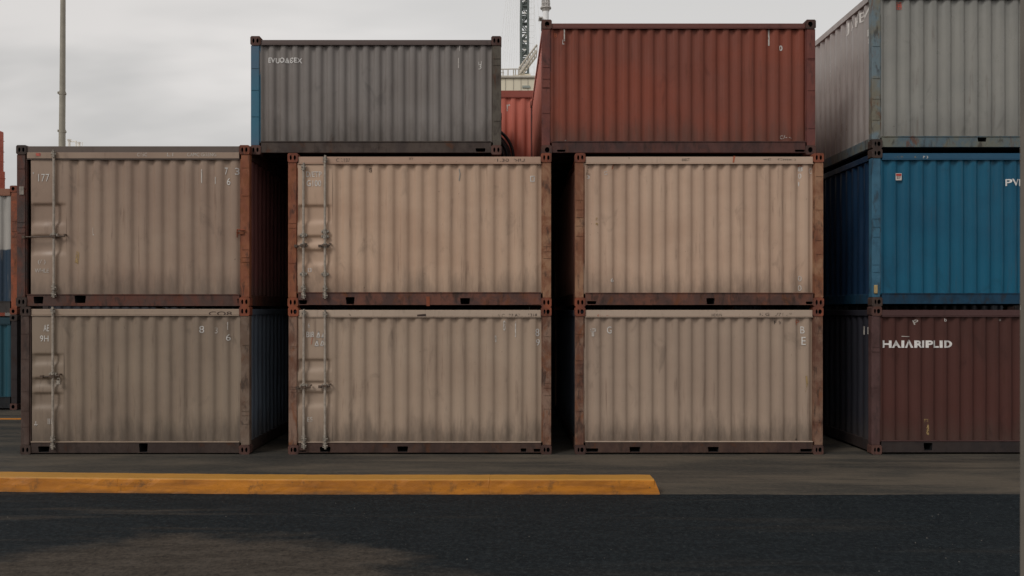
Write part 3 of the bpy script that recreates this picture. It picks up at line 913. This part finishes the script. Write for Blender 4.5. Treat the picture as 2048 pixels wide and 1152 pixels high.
mesh_obj('railing', bm, M['railing'], bld)
# roof machinery and the sloping gangway
bm = bmesh.new()
add_box(bm, wx(1027, dR) - cx0, wx(1041, dR) - cx0, -4.4, -2.5, zq, wz(143, dR))
add_box(bm, wx(1036, dR) - cx0, wx(1062, dR) - cx0, -4.2, -2.0, wz(143, dR) + 0.01, wz(139, dR))
mesh_obj('roof_plant', bm, M['beige'], bld)
bm = bmesh.new()
for dy in (-0.5, 0.5):
    for dz in (0, 0.35):
        add_bar(bm, (wx(1039, dR) - cx0, -3.8 + dy, wz(141, dR) + dz), (wx(1075, dR) - cx0, -3.8 + dy, wz(94, dR) + dz), 0.05, 6)
for i in range(9):
    t = i / 8
    x = wx(1039 + 36 * t, dR) - cx0; z = wz(141 - 47 * t, dR)
    add_bar(bm, (x, -4.3, z), (x, -3.3, z), 0.03, 5); add_bar(bm, (x, -4.3, z), (x, -4.3, z + 0.35), 0.025, 5)
mesh_obj('gangway', bm, M['railing'], bld)

# crane tower with hanging cables
dC = 58.0
M['tower'] = flat('dark_grey_green_steel', alb(74, 80, 78, 0.6), 0.6, 0.15, 1.0)
M['tower_pale'] = flat('pale_steel', alb(190, 188, 182, 0.6), 0.6, 0.15, 1.0)
M['cable'] = flat('thin_steel_cable', alb(205, 201, 196, 0.62), 0.6, 0.05)
xa, xb = wx(1042, dC), wx(1056, dC)
tw = xb - xa
zT = wz(-150, dC)
crane = empty('tower_crane', ((xa + xb) / 2, dC - D, 0), 'dark lattice crane tower with hanging cables rising beyond the beige building', 'crane')
bm = bmesh.new()
h = tw / 2
for sx in (-1, 1):
    for sy in (-1, 1):
        add_box(bm, sx * h - 0.075, sx * h + 0.075, sy * h - 0.075, sy * h + 0.075, 0, zT)
mesh_obj('tower_leg', bm, M['tower'], crane)
bm = bmesh.new()
z = 0.3; i = 0
while z < zT - tw:
    for sy in (-1, 1):
        a, b = (-h, h) if (i % 2 == 0) else (h, -h)
        add_bar(bm, (a, sy * h, z), (b, sy * h, z + tw * 1.2), 0.045, 5)
        add_bar(bm, (-h, sy * h, z), (h, sy * h, z), 0.05, 5)
    for sx in (-1, 1):
        add_bar(bm, (sx * h, -h, z), (sx * h, h, z + tw * 1.2), 0.04, 5)
    z += tw * 1.2; i += 1
mesh_obj('tower_bracing', bm, M['tower'], crane)
bm = bmesh.new()
for (q0, q1) in ((6, 21), (33, 40), (47, 50), (78, 81), (90, 97), (104, 111)):
    add_box(bm, -h * 0.8, h * 0.8, -h * 0.75, -h * 0.4, wz(q1, dC), wz(q0, dC))
mesh_obj('tower_cladding', bm, M['tower'], crane)
bm = bmesh.new()
for q, x0_, x1_ in ((2, -.4, .5), (62, .3, .7), (70, -.2, .6), (82, -.3, .6), (99, -.3, .4), (112, -.2, .5), (56, .3, .6), (26, -.2, .4)):
    add_box(bm, x0_ * h, x1_ * h, -h * 0.95, -h * 0.86, wz(q + 4, dC), wz(q, dC))
mesh_obj('landing', bm, M['tower_pale'], crane)
bm = bmesh.new()
for sx in (-.18, .18):
    add_bar(bm, (h + 0.22 + sx, -h, 5), (h + 0.22 + sx, -h, zT), 0.018, 5)
z = 5
while z < zT:
    add_bar(bm, (h + 0.04, -h, z), (h + 0.40, -h, z), 0.012, 4); z += 0.4
mesh_obj('ladder', bm, M['cable'], crane)
ccx = (xa + xb) / 2
for (pt, pb, yb) in ((1012, 1003, 80), (1016, 1007, 110), (1020, 1010, 120), (1023, 1013, 135), (1027, 1018, 135), (1031, 1022, 135), (1034, 1027, 135), (1037, 1032, 135), (1040, 1038, 130), (1060, 1061, 110), (1063, 1065, 100), (1068, 1073, 90), (1075, 1080, 70)):
    bm = bmesh.new()
    dd = dC - 3
    sl = (pb - pt) / yb
    add_bar(bm, (wx(pt - sl * 150, dd) - ccx, -3, wz(-150, dd)), (wx(pb + sl * 30, dd) - ccx, -3, wz(yb + 30, dd)), 0.011, 5)
    mesh_obj('cable', bm, M['cable'], crane)
bm = bmesh.new()
add_box(bm, wx(990, dC) - ccx, wx(1100, dC) - ccx, -3.4, -0.2, zT - 0.1, zT + 0.5); mesh_obj('jib', bm, M['tower'], crane)

# white signal mast
dM = 64.0
M['mastw'] = flat('white_mast_paint', alb(226, 222, 216, 0.62), 0.5, 0.05)
M['mastd'] = flat('grey_mast_platform', alb(150, 146, 142, 0.62), 0.6, 0.15)
mx = wx(1091.5, dM)
mast = empty('signal_mast', (mx, dM - D, 0), 'white round mast with grey platforms just behind the brick red container', 'mast')
u = S * dM / D
bm = bmesh.new(); add_bar(bm, (0, 0, 0), (0, 0, wz(19, dM)), 6.2 * u, 16); mesh_obj('mast_tube', bm, M['mastw'], mast)
bm = bmesh.new(); add_bar(bm, (0, 0, wz(17.5, dM)), (0, 0, wz(15, dM)), 11 * u, 16); add_bar(bm, (0, 0, wz(23, dM)), (0, 0, wz(17.6, dM)), 6.6 * u, 16, 0, 9 * u); mesh_obj('platform', bm, M['mastd'], mast)
bm = bmesh.new()
for i in range(12):
    t = 2 * math.pi * i / 12
    add_bar(bm, (7.5 * u * math.cos(t), 7.5 * u * math.sin(t), wz(14.9, dM)), (7.5 * u * math.cos(t), 7.5 * u * math.sin(t), wz(2, dM)), 0.045, 5)
for q in (2, 8):
    add_path(bm, [(7.5 * u * math.cos(2 * math.pi * i / 20), 7.5 * u * math.sin(2 * math.pi * i / 20), wz(q, dM)) for i in range(20)], 0.05, 5, True)
mesh_obj('cage', bm, M['mastd'], mast)
bm = bmesh.new(); add_bar(bm, (0, 0, wz(14.9, dM)), (0, 0, wz(-30, dM)), 3.5 * u, 12); mesh_obj('mast_top', bm, M['mastw'], mast)
bm = bmesh.new(); add_box(bm, -14.5 * u, -6.4 * u, -0.4, 0.4, wz(39, dM), wz(37, dM)); add_bar(bm, (-13 * u, 0, wz(37, dM)), (-13 * u, 0, wz(33, dM)), 0.05, 6); mesh_obj('side_bracket', bm, M['mastd'], mast)

# tall lamp post on the left
dP = D + 9.5
M['post_grey'] = flat('grey_green_post', alb(122, 117, 106, 0.6), 0.55, 0.12, 3.0)
lamp = empty('lamp_post', (wx(124.2, dP), dP - D, 0), 'tall plain grey lamp post rising behind the left stack', 'lamp post')
u = S * dP / D
zt = wz(-190, dP)
bm = bmesh.new(); add_bar(bm, (0, 0, 0), (0.0, 0, wz(262, dP)), 6.3 * u, 20); add_bar(bm, (0, 0, wz(262, dP)), (0.012, 0, wz(183, dP)), 5.9 * u, 20, 0, 5.7 * u); add_bar(bm, (0.012, 0, wz(183, dP)), (0.04, 0, zt), 5.5 * u, 20, 0, 4.2 * u); mesh_obj('post', bm, M['post_grey'], lamp)
for q in (186, 262):
    bm = bmesh.new(); z = wz(q, dP)
    add_bar(bm, (0.006, 0, z - 0.05), (0.006, 0, z + 0.04), 6.6 * u, 20)
    add_box(bm, -7.6 * u, -6.2 * u, -0.05, 0.05, z - 0.03, z + 0.03); add_box(bm, 6.2 * u, 7.4 * u, -0.04, 0.04, z - 0.045, z + 0.0)
    mesh_obj('clamp_band', bm, M['post_grey'], lamp)
bm = bmesh.new(); add_box(bm, -0.2, 0.2, -0.2, 0.2, 0.005, 0.04); mesh_obj('base_plate', bm, M['post_grey'], lamp)
bm = bmesh.new(); add_box(bm, -0.9, 1.0, -0.12, 0.12, zt, zt + 0.12); bevel_all(bm, 0.03, 2); mesh_obj('lamp_head', bm, M['post_grey'], lamp)

# little vents of a shed behind the left stack
dV = 44.0
u = S * dV / D
M['shed'] = flat('pale_shed', alb(170, 166, 158, 0.6), 0.7, 0.08)
M['ventm'] = flat('vent_metal', alb(176, 172, 166, 0.6), 0.5, 0.15, 3)
zs = wz(298, dV)
shx = wx(150, dV)
shed = empty('flat_shed', (shx, dV - D + 2, 0), 'pale shed whose roof vents peep over the left stack beside the lamp post', 'shed')
bm = bmesh.new(); add_box(bm, -2.2, 6, -2.5, 4, 0, zs - 0.151); mesh_obj('wall', bm, M['shed'], shed)
bm = bmesh.new(); add_box(bm, -2.4, 6.2, -2.7, 4.2, zs - 0.15, zs); rf = mesh_obj('roof', bm, M['shed'], shed)
for (px, top, r, capr) in ((138.5, 279, 2.4, 4.2), (152, 282, 1.3, 1.8), (158, 284.5, 2.6, 3.4), (164.5, 284.5, 0.5, 1.0)):
    bm = bmesh.new(); x = wx(px, dV) - shx
    add_bar(bm, (x, -2, zs), (x, -2, wz(top + 3, dV)), r * u, 10)
    add_bar(bm, (x, -2, wz(top + 3, dV)), (x, -2, wz(top, dV)), capr * u * 0.8, 10, 0, capr * u)
    mesh_obj('roof_vent', bm, M['ventm'], rf)
bm = bmesh.new(); add_bar(bm, (wx(141, dV) - shx, -2, wz(283, dV)), (wx(152, dV) - shx, -2, wz(283, dV)), 0.03, 6); mesh_obj('pipe', bm, M['ventm'], rf)

# orange gantry leg at the very left
dG = 42.0
u = S * dG / D
M['gantry'] = flat('faded_orange_red_steel', alb(150, 76, 60, 0.75), 0.6, 0.12, 2.0)
gx = wx(-12, dG)
gan = empty('gantry_leg', (gx, dG - D, 0), 'faded orange red gantry leg standing beyond the far left stack', 'gantry')
bm = bmesh.new(); add_box(bm, -8 * u, 8 * u, -0.5, 0.5, 0, wz(260, dG)); bevel_all(bm, 0.03, 1); mesh_obj('column', bm, M['gantry'], gan)
bm = bmesh.new()
for q in (278, 300, 320, 340): add_box(bm, -8.4 * u, 8.4 * u, -0.53, 0.53, wz(q + 1, dG), wz(q, dG))
mesh_obj('stiffener', bm, M['gantry'], gan)
bm = bmesh.new(); add_box(bm, 8.01 * u, 12.5 * u, -0.4, 0.4, 0, wz(341, dG)); add_box(bm, 8.01 * u, 13.2 * u, -0.42, 0.42, wz(356, dG), wz(354, dG)); mesh_obj('cable_box', bm, M['gantry'], gan)
bm = bmesh.new(); add_bar(bm, (5 * u, 0, wz(260, dG)), (5 * u, 0, wz(256, dG)), 0.05, 6); add_bar(bm, (3 * u, 0, wz(260, dG)), (3 * u, 0, wz(257, dG)), 0.08, 6); mesh_obj('top_fitting', bm, M['gantry'], gan)

# near post at the right edge of the frame
dN = 4.2
M['near'] = flat('stone_grey_post_paint', alb(104, 98, 90, 0.8), 0.6, 0.1, 4.0)
xn = wx(2052.5, dN)
pn = empty('steel_post', (xn + 0.06, dN - D, 0), 'slim pale grey steel post close by at the right edge', 'post')
bm = bmesh.new(); add_box(bm, -0.06, 0.06, -0.06, 0.06, 0.02, 4.6); bevel_all(bm, 0.018, 3); mesh_obj('shaft', bm, M['near'], pn)
bm = bmesh.new(); add_box(bm, -0.13, 0.13, -0.13, 0.13, 0.005, 0.019); mesh_obj('base_plate', bm, M['near'], pn)
bm = bmesh.new(); add_box(bm, -0.064, 0.064, -0.064, 0.064, 4.6, 4.64); bevel_all(bm, 0.008, 1); mesh_obj('cap', bm, M['near'], pn)

# ------------------------------------------------------------------ ground
def mat_concrete():
    m = NT('stained_concrete')
    big = m.noise((0.35, 1.1, 1), 6, 0.62, (3, 8, 0))
    band = m.noise((0.22, 2.6, 1), 5, 0.6, (9, 1, 0), dist=0.6)
    fine = m.noise((14, 14, 14), 6, 0.8)
    c = m.mix(m.ramp(big, 0.35, 0.66), alb(44, 43, 40, 0.7), alb(74, 67, 58, 0.7))
    c = m.mix(m.ramp(band, 0.46, 0.64, 0, 0.7), c, alb(38, 39, 38, 0.7))
    c = m.mix(m.ramp(fine, 0.4, 0.75, 0, 0.35), c, alb(92, 84, 74, 0.66))
    m.color(c)
    m.rough(m.ramp(band, 0.4, 0.65, 0.85, 0.55))
    m.b.inputs['Specular IOR Level'].default_value = 0.25
    m.bump(m.math('ADD', m.math('MULTIPLY', fine, 0.25), big), 0.35, 0.012)
    return m.m


def mat_asphalt():
    m = NT('patched_asphalt')
    sep = m.n('ShaderNodeSeparateXYZ'); m.l(m.pos, sep.inputs[0])
    x, y = sep.outputs['X'], sep.outputs['Y']
    # dry, sandy patch lower left (one shape of its own), the rest new dark bitumen
    ex = m.math('DIVIDE', m.math('ADD', x, 3.3), 3.1)
    ey = m.math('DIVIDE', m.math('ADD', y, 8.45), 3.0)
    d = m.math('SQRT', m.math('ADD', m.math('MULTIPLY', ex, ex), m.math('MULTIPLY', ey, ey)))
    wob = m.noise((0.75, 1.5, 1), 5, 0.62, (1.5, 4.2, 0))
    d2 = m.math('ADD', d, m.math('MULTIPLY', m.math('SUBTRACT', wob, 0.5), 0.95))
    patch = m.ramp(d2, 0.82, 1.12, 1.0, 0.0)
    streak = m.noise((0.16, 1.9, 1), 5, 0.6, (7, 2, 0), dist=0.5)
    sleft = m.ramp(x, -4.5, -1.5, 0.7, 0.2)
    patch = m.math('MAXIMUM', patch, m.math('MULTIPLY', m.ramp(streak, 0.54, 0.70), sleft))
    grain = m.noise((17, 17, 17), 7, 0.85)
    grain2 = m.noise((160, 160, 160), 2, 0.7, (4, 4, 4))
    mott = m.noise((2.2, 5.0, 1), 5, 0.65, (2, 6, 0))
    dark = m.mix(m.ramp(mott, 0.35, 0.7), alb(15, 21, 25, 0.84), alb(24, 30, 34, 0.84))
    pale = m.mix(m.ramp(mott, 0.35, 0.7), alb(54, 49, 44, 0.84), alb(70, 64, 58, 0.84))
    c = m.mix(patch, dark, pale)
    c = m.mix(m.ramp(grain, 0.46, 0.68, 0, 0.7), c, m.mix(patch, alb(50, 56, 58, 0.8), alb(84, 76, 68, 0.84)))
    c = m.mix(m.ramp(grain, 0.34, 0.48, 0.7, 0.0), c, (0.006, 0.006, 0.007))
    c = m.mix(m.ramp(grain2, 0.76, 0.80, 0, 0.75), c, alb(120, 112, 104, 0.8))
    m.color(c)
    m.rough(m.mix(patch, (0.8, 0.8, 0.8), (0.95, 0.95, 0.95)))
    m.b.inputs['Specular IOR Level'].default_value = 0.12
    m.bump(m.math('ADD', m.math('MULTIPLY', grain, 1.0), m.math('MULTIPLY', mott, 0.6)), 0.7, 0.012)
    return m.m


M['concrete'] = mat_concrete(); M['asphalt'] = mat_asphalt()
bm = bmesh.new()
vs = [bm.verts.new(p) for p in ((-600, -400, 0), (600, -400, 0), (600, 900, 0), (-600, 900, 0))]
bm.faces.new(vs)
tag(mesh_obj('concrete_ground', bm, M['concrete']), kind='structure')

ye = ground_depth(989.5) - D


def kerb_bend(x):
    return 0.17 * max(0.0, (-2.6 - x) / 4.3) ** 1.3


bm = bmesh.new()
top = []
x = -60.0
rnd = random.Random(3)
while x < 60.01:
    bend = 0.0
    xl = x
    bend = kerb_bend(xl)
    top.append((x, ye + bend + rnd.uniform(-0.012, 0.012) - (0.0 if x < 2.8 else 0.02 * math.sin(x * 1.7)), 0.004))
    x += 0.09
upper = [bm.verts.new(p) for p in top]
lower = [bm.verts.new((p[0], -60, 0.004)) for p in top]
for i in range(len(top) - 1):
    bm.faces.new((lower[i], lower[i + 1], upper[i + 1], upper[i]))
tag(mesh_obj('asphalt_road', bm, M['asphalt']), kind='structure')


def mat_yellow(name, c0, c1, wear, top=False):
    m = NT(name)
    n1 = m.noise((1.2, 3, 5), 5, 0.65, (3, 1, 2))
    n2 = m.noise((14, 14, 22), 6, 0.7, (1, 5, 2))
    n3 = m.noise((0.5, 0.5, 9), 4, 0.6, (6, 2, 2), dist=0.5)
    n4 = m.noise((5, 5, 4), 7, 0.7, (2, 2, 9))
    c = m.mix(m.ramp(n1, 0.32, 0.68), c0, c1)
    c = m.mix(m.ramp(n3, 0.52, 0.68, 0, 0.45), c, tuple(v * 0.55 for v in c0))
    c = m.mix(m.ramp(n4, 0.54, 0.70, 0, 0.6), c, (0.085, 0.043, 0.012))
    c = m.mix(m.ramp(n2, 0.69 - wear, 0.75 - wear, 0, 0.85), c, (0.05, 0.04, 0.03))
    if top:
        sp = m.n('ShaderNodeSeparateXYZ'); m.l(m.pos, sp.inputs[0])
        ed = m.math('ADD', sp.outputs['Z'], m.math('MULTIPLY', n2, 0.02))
        c = m.mix(m.ramp(ed, 0.196, 0.210, 0, 0.75), c, (0.44, 0.225, 0.035))      # sunlight painted into the colour: paler top and arris
        lo = m.math('ADD', sp.outputs['Z'], m.math('MULTIPLY', m.noise((2.5, 2.5, 9), 6, 0.65, (8, 8, 1)), 0.16))
        c = m.mix(m.ramp(lo, 0.06, 0.15, 0.5, 0), c, (0.045, 0.035, 0.022))     # tyre dirt along the foot
    m.color(c); m.rough(m.ramp(n2, 0.3, 0.7, 0.5, 0.75))
    m.bump(m.math('ADD', n2, n4), 0.35, 0.012)
    return m.m


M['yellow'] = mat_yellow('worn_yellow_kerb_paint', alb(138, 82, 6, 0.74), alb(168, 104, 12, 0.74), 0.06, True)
M['yline'] = mat_yellow('worn_yellow_line', alb(170, 104, 24, 0.6), alb(190, 120, 34, 0.6), 0.06)
# kerb: swept section
bm = bmesh.new()
secs = []
xe = wx(1320, D + ye)
x = -14.0
xs = []
while x < xe - 0.10:
    xs.append(x); x += 0.12
xs += [xe - 0.075, xe]
joints = []
q = xe - 2.35
while q > -13:
    joints.append(q); xs += [q - 0.012, q, q + 0.012]; q -= 2.6
xs = sorted(x for x in xs if x in joints or min([abs(x - j_) for j_ in joints]) > 0.0119 or True)
xs = [x for i_, x in enumerate(xs) if i_ == 0 or x - xs[i_ - 1] > 0.004]
rnd = random.Random(5)
for i, x in enumerate(xs):
    bend = 0.0
    bend = kerb_bend(x)
    y = ye + bend + 0.005
    j = lambda a: rnd.uniform(-a, a)
    end = (i >= len(xs) - 1)
    hh = 0.205
    jn = 0.0035 if any(abs(x - j_) < 0.003 for j_ in joints) else 0.0
    chip = rnd.uniform(0.004, 0.012) if rnd.random() < 0.13 else 0.0
    if end:
        pts = [(x, 0, 0.002), (x, 0.004, 0.012), (x - 0.012, 0.012, 0.05), (x - 0.058, 0.05, hh - 0.03), (x - 0.066, 0.07, hh - 0.012), (x - 0.068, 0.36, hh - 0.012), (x - 0.06, 0.385, hh - 0.03), (x, 0.43, 0.002)]
    else:
        hh -= jn
        pts = [(x, jn, 0.002), (x, 0.004 + j(.003) + jn, 0.03), (x, 0.012 + j(.003) + jn, 0.10), (x, 0.024 + j(.002) + jn + chip * .8, hh - 0.018 - chip), (x, 0.04 + jn + chip, hh + j(.002)), (x, 0.375 + bend * 0.2, hh + j(.002)), (x, 0.40 + bend * 0.2, hh - 0.018), (x, 0.42 + bend * 0.2, 0.002)]
    secs.append([bm.verts.new((p[0], y + p[1], p[2])) for p in pts])
for a, b in zip(secs, secs[1:]):
    for q in range(len(a) - 1):
        bm.faces.new((a[q], a[q + 1], b[q + 1], b[q]))
bm.faces.new(secs[0]); bm.faces.new(secs[-1])
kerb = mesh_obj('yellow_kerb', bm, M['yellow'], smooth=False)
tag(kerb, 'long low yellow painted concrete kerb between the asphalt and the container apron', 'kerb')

# yellow line and thin white line far left on the ground
yl = ground_depth(838) - D
bm = bmesh.new(); w = 0.22
vs = [bm.verts.new(p) for p in ((-40, yl - w / 2, 0.004), (wx(300, D + yl), yl - w / 2, 0.004), (wx(300, D + yl), yl + w / 2, 0.004), (-40, yl + w / 2, 0.004))]
bm.faces.new(vs); tag(mesh_obj('yellow_ground_line', bm, M['yline']), kind='structure')
bm = bmesh.new()
p = [(-30, 874), (0, 872), (20, 869), (38, 866), (60, 862)]
prev = None
M['wline'] = flat('faint_white_line', alb(96, 92, 86, 0.6), 0.8, 0.2)
for px, py in p:
    d_ = ground_depth(py); X, Y = wx(px, d_), d_ - D
    cur = (bm.verts.new((X, Y - 0.02, 0.004)), bm.verts.new((X, Y + 0.02, 0.004)))
    if prev: bm.faces.new((prev[0], cur[0], cur[1], prev[1]))
    prev = cur
tag(mesh_obj('white_ground_line', bm, M['wline']), kind='structure')

# loose grit and chips lying on the asphalt
M['grit'] = flat('pale_grit', (0.10, 0.09, 0.08), 0.9, 0.6, 30)
bm = bmesh.new()
rnd = random.Random(11)
for i in range(380):
    d_ = 6.8 + 5.0 * rnd.random() ** 1.3
    X, Y = rnd.uniform(-1, 1) * d_ * 0.66, d_ - D
    if Y > ye - 0.03: continue
    r = rnd.choice((0.003, 0.004, 0.005, 0.006, 0.006, 0.009))
    a = rnd.random() * 6.28
    vs = [bm.verts.new((X + r * rnd.uniform(.7, 1.6) * math.cos(a + q * 2.1), Y + r * rnd.uniform(.7, 1.6) * math.sin(a + q * 2.1), 0.0045)) for q in range(3)]
    t_ = bm.verts.new((X, Y, 0.0045 + r * rnd.uniform(.5, 1.1)))
    for q in range(3): bm.faces.new((vs[q], vs[(q + 1) % 3], t_))
    bm.faces.new(vs[::-1])
tag(mesh_obj('grit', bm, M['grit']), 'pale grit and small stone chips scattered over the dark asphalt', 'grit', kind='stuff')

# ------------------------------------------------------------------ sky, sun, camera
SUN_E, SUN_AZ = math.radians(42), math.radians(224)     # behind the camera, from the left
world = bpy.data.worlds.new('World'); scene.world = world
world.use_nodes = True
t = world.node_tree; t.nodes.clear()
N = t.nodes.new
out = N('ShaderNodeOutputWorld'); bg = N('ShaderNodeBackground'); t.links.new(bg.outputs[0], out.inputs[0])
bg.inputs['Strength'].default_value = 0.1
sky = N('ShaderNodeTexSky'); sky.sky_type = 'NISHITA'; sky.sun_disc = False
sky.sun_elevation = SUN_E; sky.sun_rotation = SUN_AZ
sky.dust_density = 4.0
tc = N('ShaderNodeTexCoord')
sep = N('ShaderNodeSeparateXYZ'); t.links.new(tc.outputs['Generated'], sep.inputs[0])
def wm(op, a, b=None, c=None):
    n = N('ShaderNodeMath'); n.operation = op
    for i, v in enumerate((a, b, c)):
        if v is None: continue
        if isinstance(v, (int, float)): n.inputs[i].default_value = v
        else: t.links.new(v, n.inputs[i])
    return n.outputs[0]
def wr(f, lo, hi, a, b):
    n = N('ShaderNodeMapRange'); n.interpolation_type = 'SMOOTHSTEP'; t.links.new(f, n.inputs[0])
    for i, v in enumerate((lo, hi, a, b)): n.inputs[i + 1].default_value = v
    return n.outputs[0]
zz = wm('MAXIMUM', sep.outputs['Z'], 0.0)
den = wm('ADD', zz, 0.22)
cv = N('ShaderNodeCombineXYZ')
t.links.new(wm('DIVIDE', sep.outputs['X'], den), cv.inputs[0])
t.links.new(wm('DIVIDE', sep.outputs['Y'], den), cv.inputs[1])
def wnoise(scale, off, detail):
    mp = N('ShaderNodeMapping'); t.links.new(cv.outputs[0], mp.inputs[0])
    mp.inputs['Scale'].default_value = scale; mp.inputs['Location'].default_value = off
    nz = N('ShaderNodeTexNoise'); nz.inputs['Scale'].default_value = 1; nz.inputs['Detail'].default_value = detail; nz.inputs['Roughness'].default_value = 0.5
    nz.inputs['Distortion'].default_value = 0.3
    t.links.new(mp.outputs[0], nz.inputs['Vector'])
    return nz.outputs['Fac']
cl = wm('ADD', wm('MULTIPLY', wnoise((0.8, 1.7, 1), (2.0, 0.7, 0), 4), 0.65), wm('MULTIPLY', wnoise((0.35, 0.6, 1), (5.1, 3.3, 0), 3), 0.35))
mixc = N('ShaderNodeMix'); mixc.data_type = 'RGBA'
t.links.new(wr(cl, 0.40, 0.58, 0, 1), mixc.inputs[0])
mixc.inputs[6].default_value = (6.6, 6.5, 6.38, 1)
mixc.inputs[7].default_value = (8.7, 8.42, 8.2, 1)
grad = wm('MULTIPLY', wr(sep.outputs['Z'], 0.22, 0.80, 1.0, 0.60), wr(sep.outputs['X'], -0.50, 0.05, 0.88, 1.08))
ml = N('ShaderNodeMix'); ml.data_type = 'RGBA'; ml.blend_type = 'MULTIPLY'; ml.inputs[0].default_value = 1.0
t.links.new(mixc.outputs[2], ml.inputs[6])
cg = N('ShaderNodeCombineXYZ')
for i in range(3): t.links.new(grad, cg.inputs[i])
t.links.new(cg.outputs[0], ml.inputs[7])
fin = N('ShaderNodeMix'); fin.data_type = 'RGBA'; fin.inputs[0].default_value = 0.97
t.links.new(sky.outputs[0], fin.inputs[6]); t.links.new(ml.outputs[2], fin.inputs[7])
t.links.new(fin.outputs[2], bg.inputs['Color'])

sun = bpy.data.lights.new('sun', 'SUN'); sun.energy = 1.45; sun.angle = math.radians(20); sun.color = (1.0, 0.97, 0.93)
so = bpy.data.objects.new('sun', sun); COL.objects.link(so)
dv = Vector((math.sin(SUN_AZ) * math.cos(SUN_E), math.cos(SUN_AZ) * math.cos(SUN_E), math.sin(SUN_E)))
so.rotation_euler = dv.to_track_quat('Z', 'Y').to_euler()
so.location = (-20, -40, 30)

cam = bpy.data.cameras.new('camera'); cam.sensor_width = 36; cam.lens = 36 * F / 2048
cam.shift_x = (1024 - VX) / 2048; cam.shift_y = (VY - 576) / 2048
cam.clip_start = 0.1; cam.clip_end = 3000
cam.dof.use_dof = True; cam.dof.focus_distance = D; cam.dof.aperture_fstop = 2.8
co = bpy.data.objects.new('camera', cam); COL.objects.link(co)
co.location = (0, -D, CAMH); co.rotation_euler = (math.radians(90), 0, 0)
scene.camera = co

vs_ = scene.view_settings
vs_.view_transform = 'Standard'; vs_.look = 'None'; vs_.exposure = -0.06; vs_.gamma = 1.0; vs_.use_curve_mapping = False
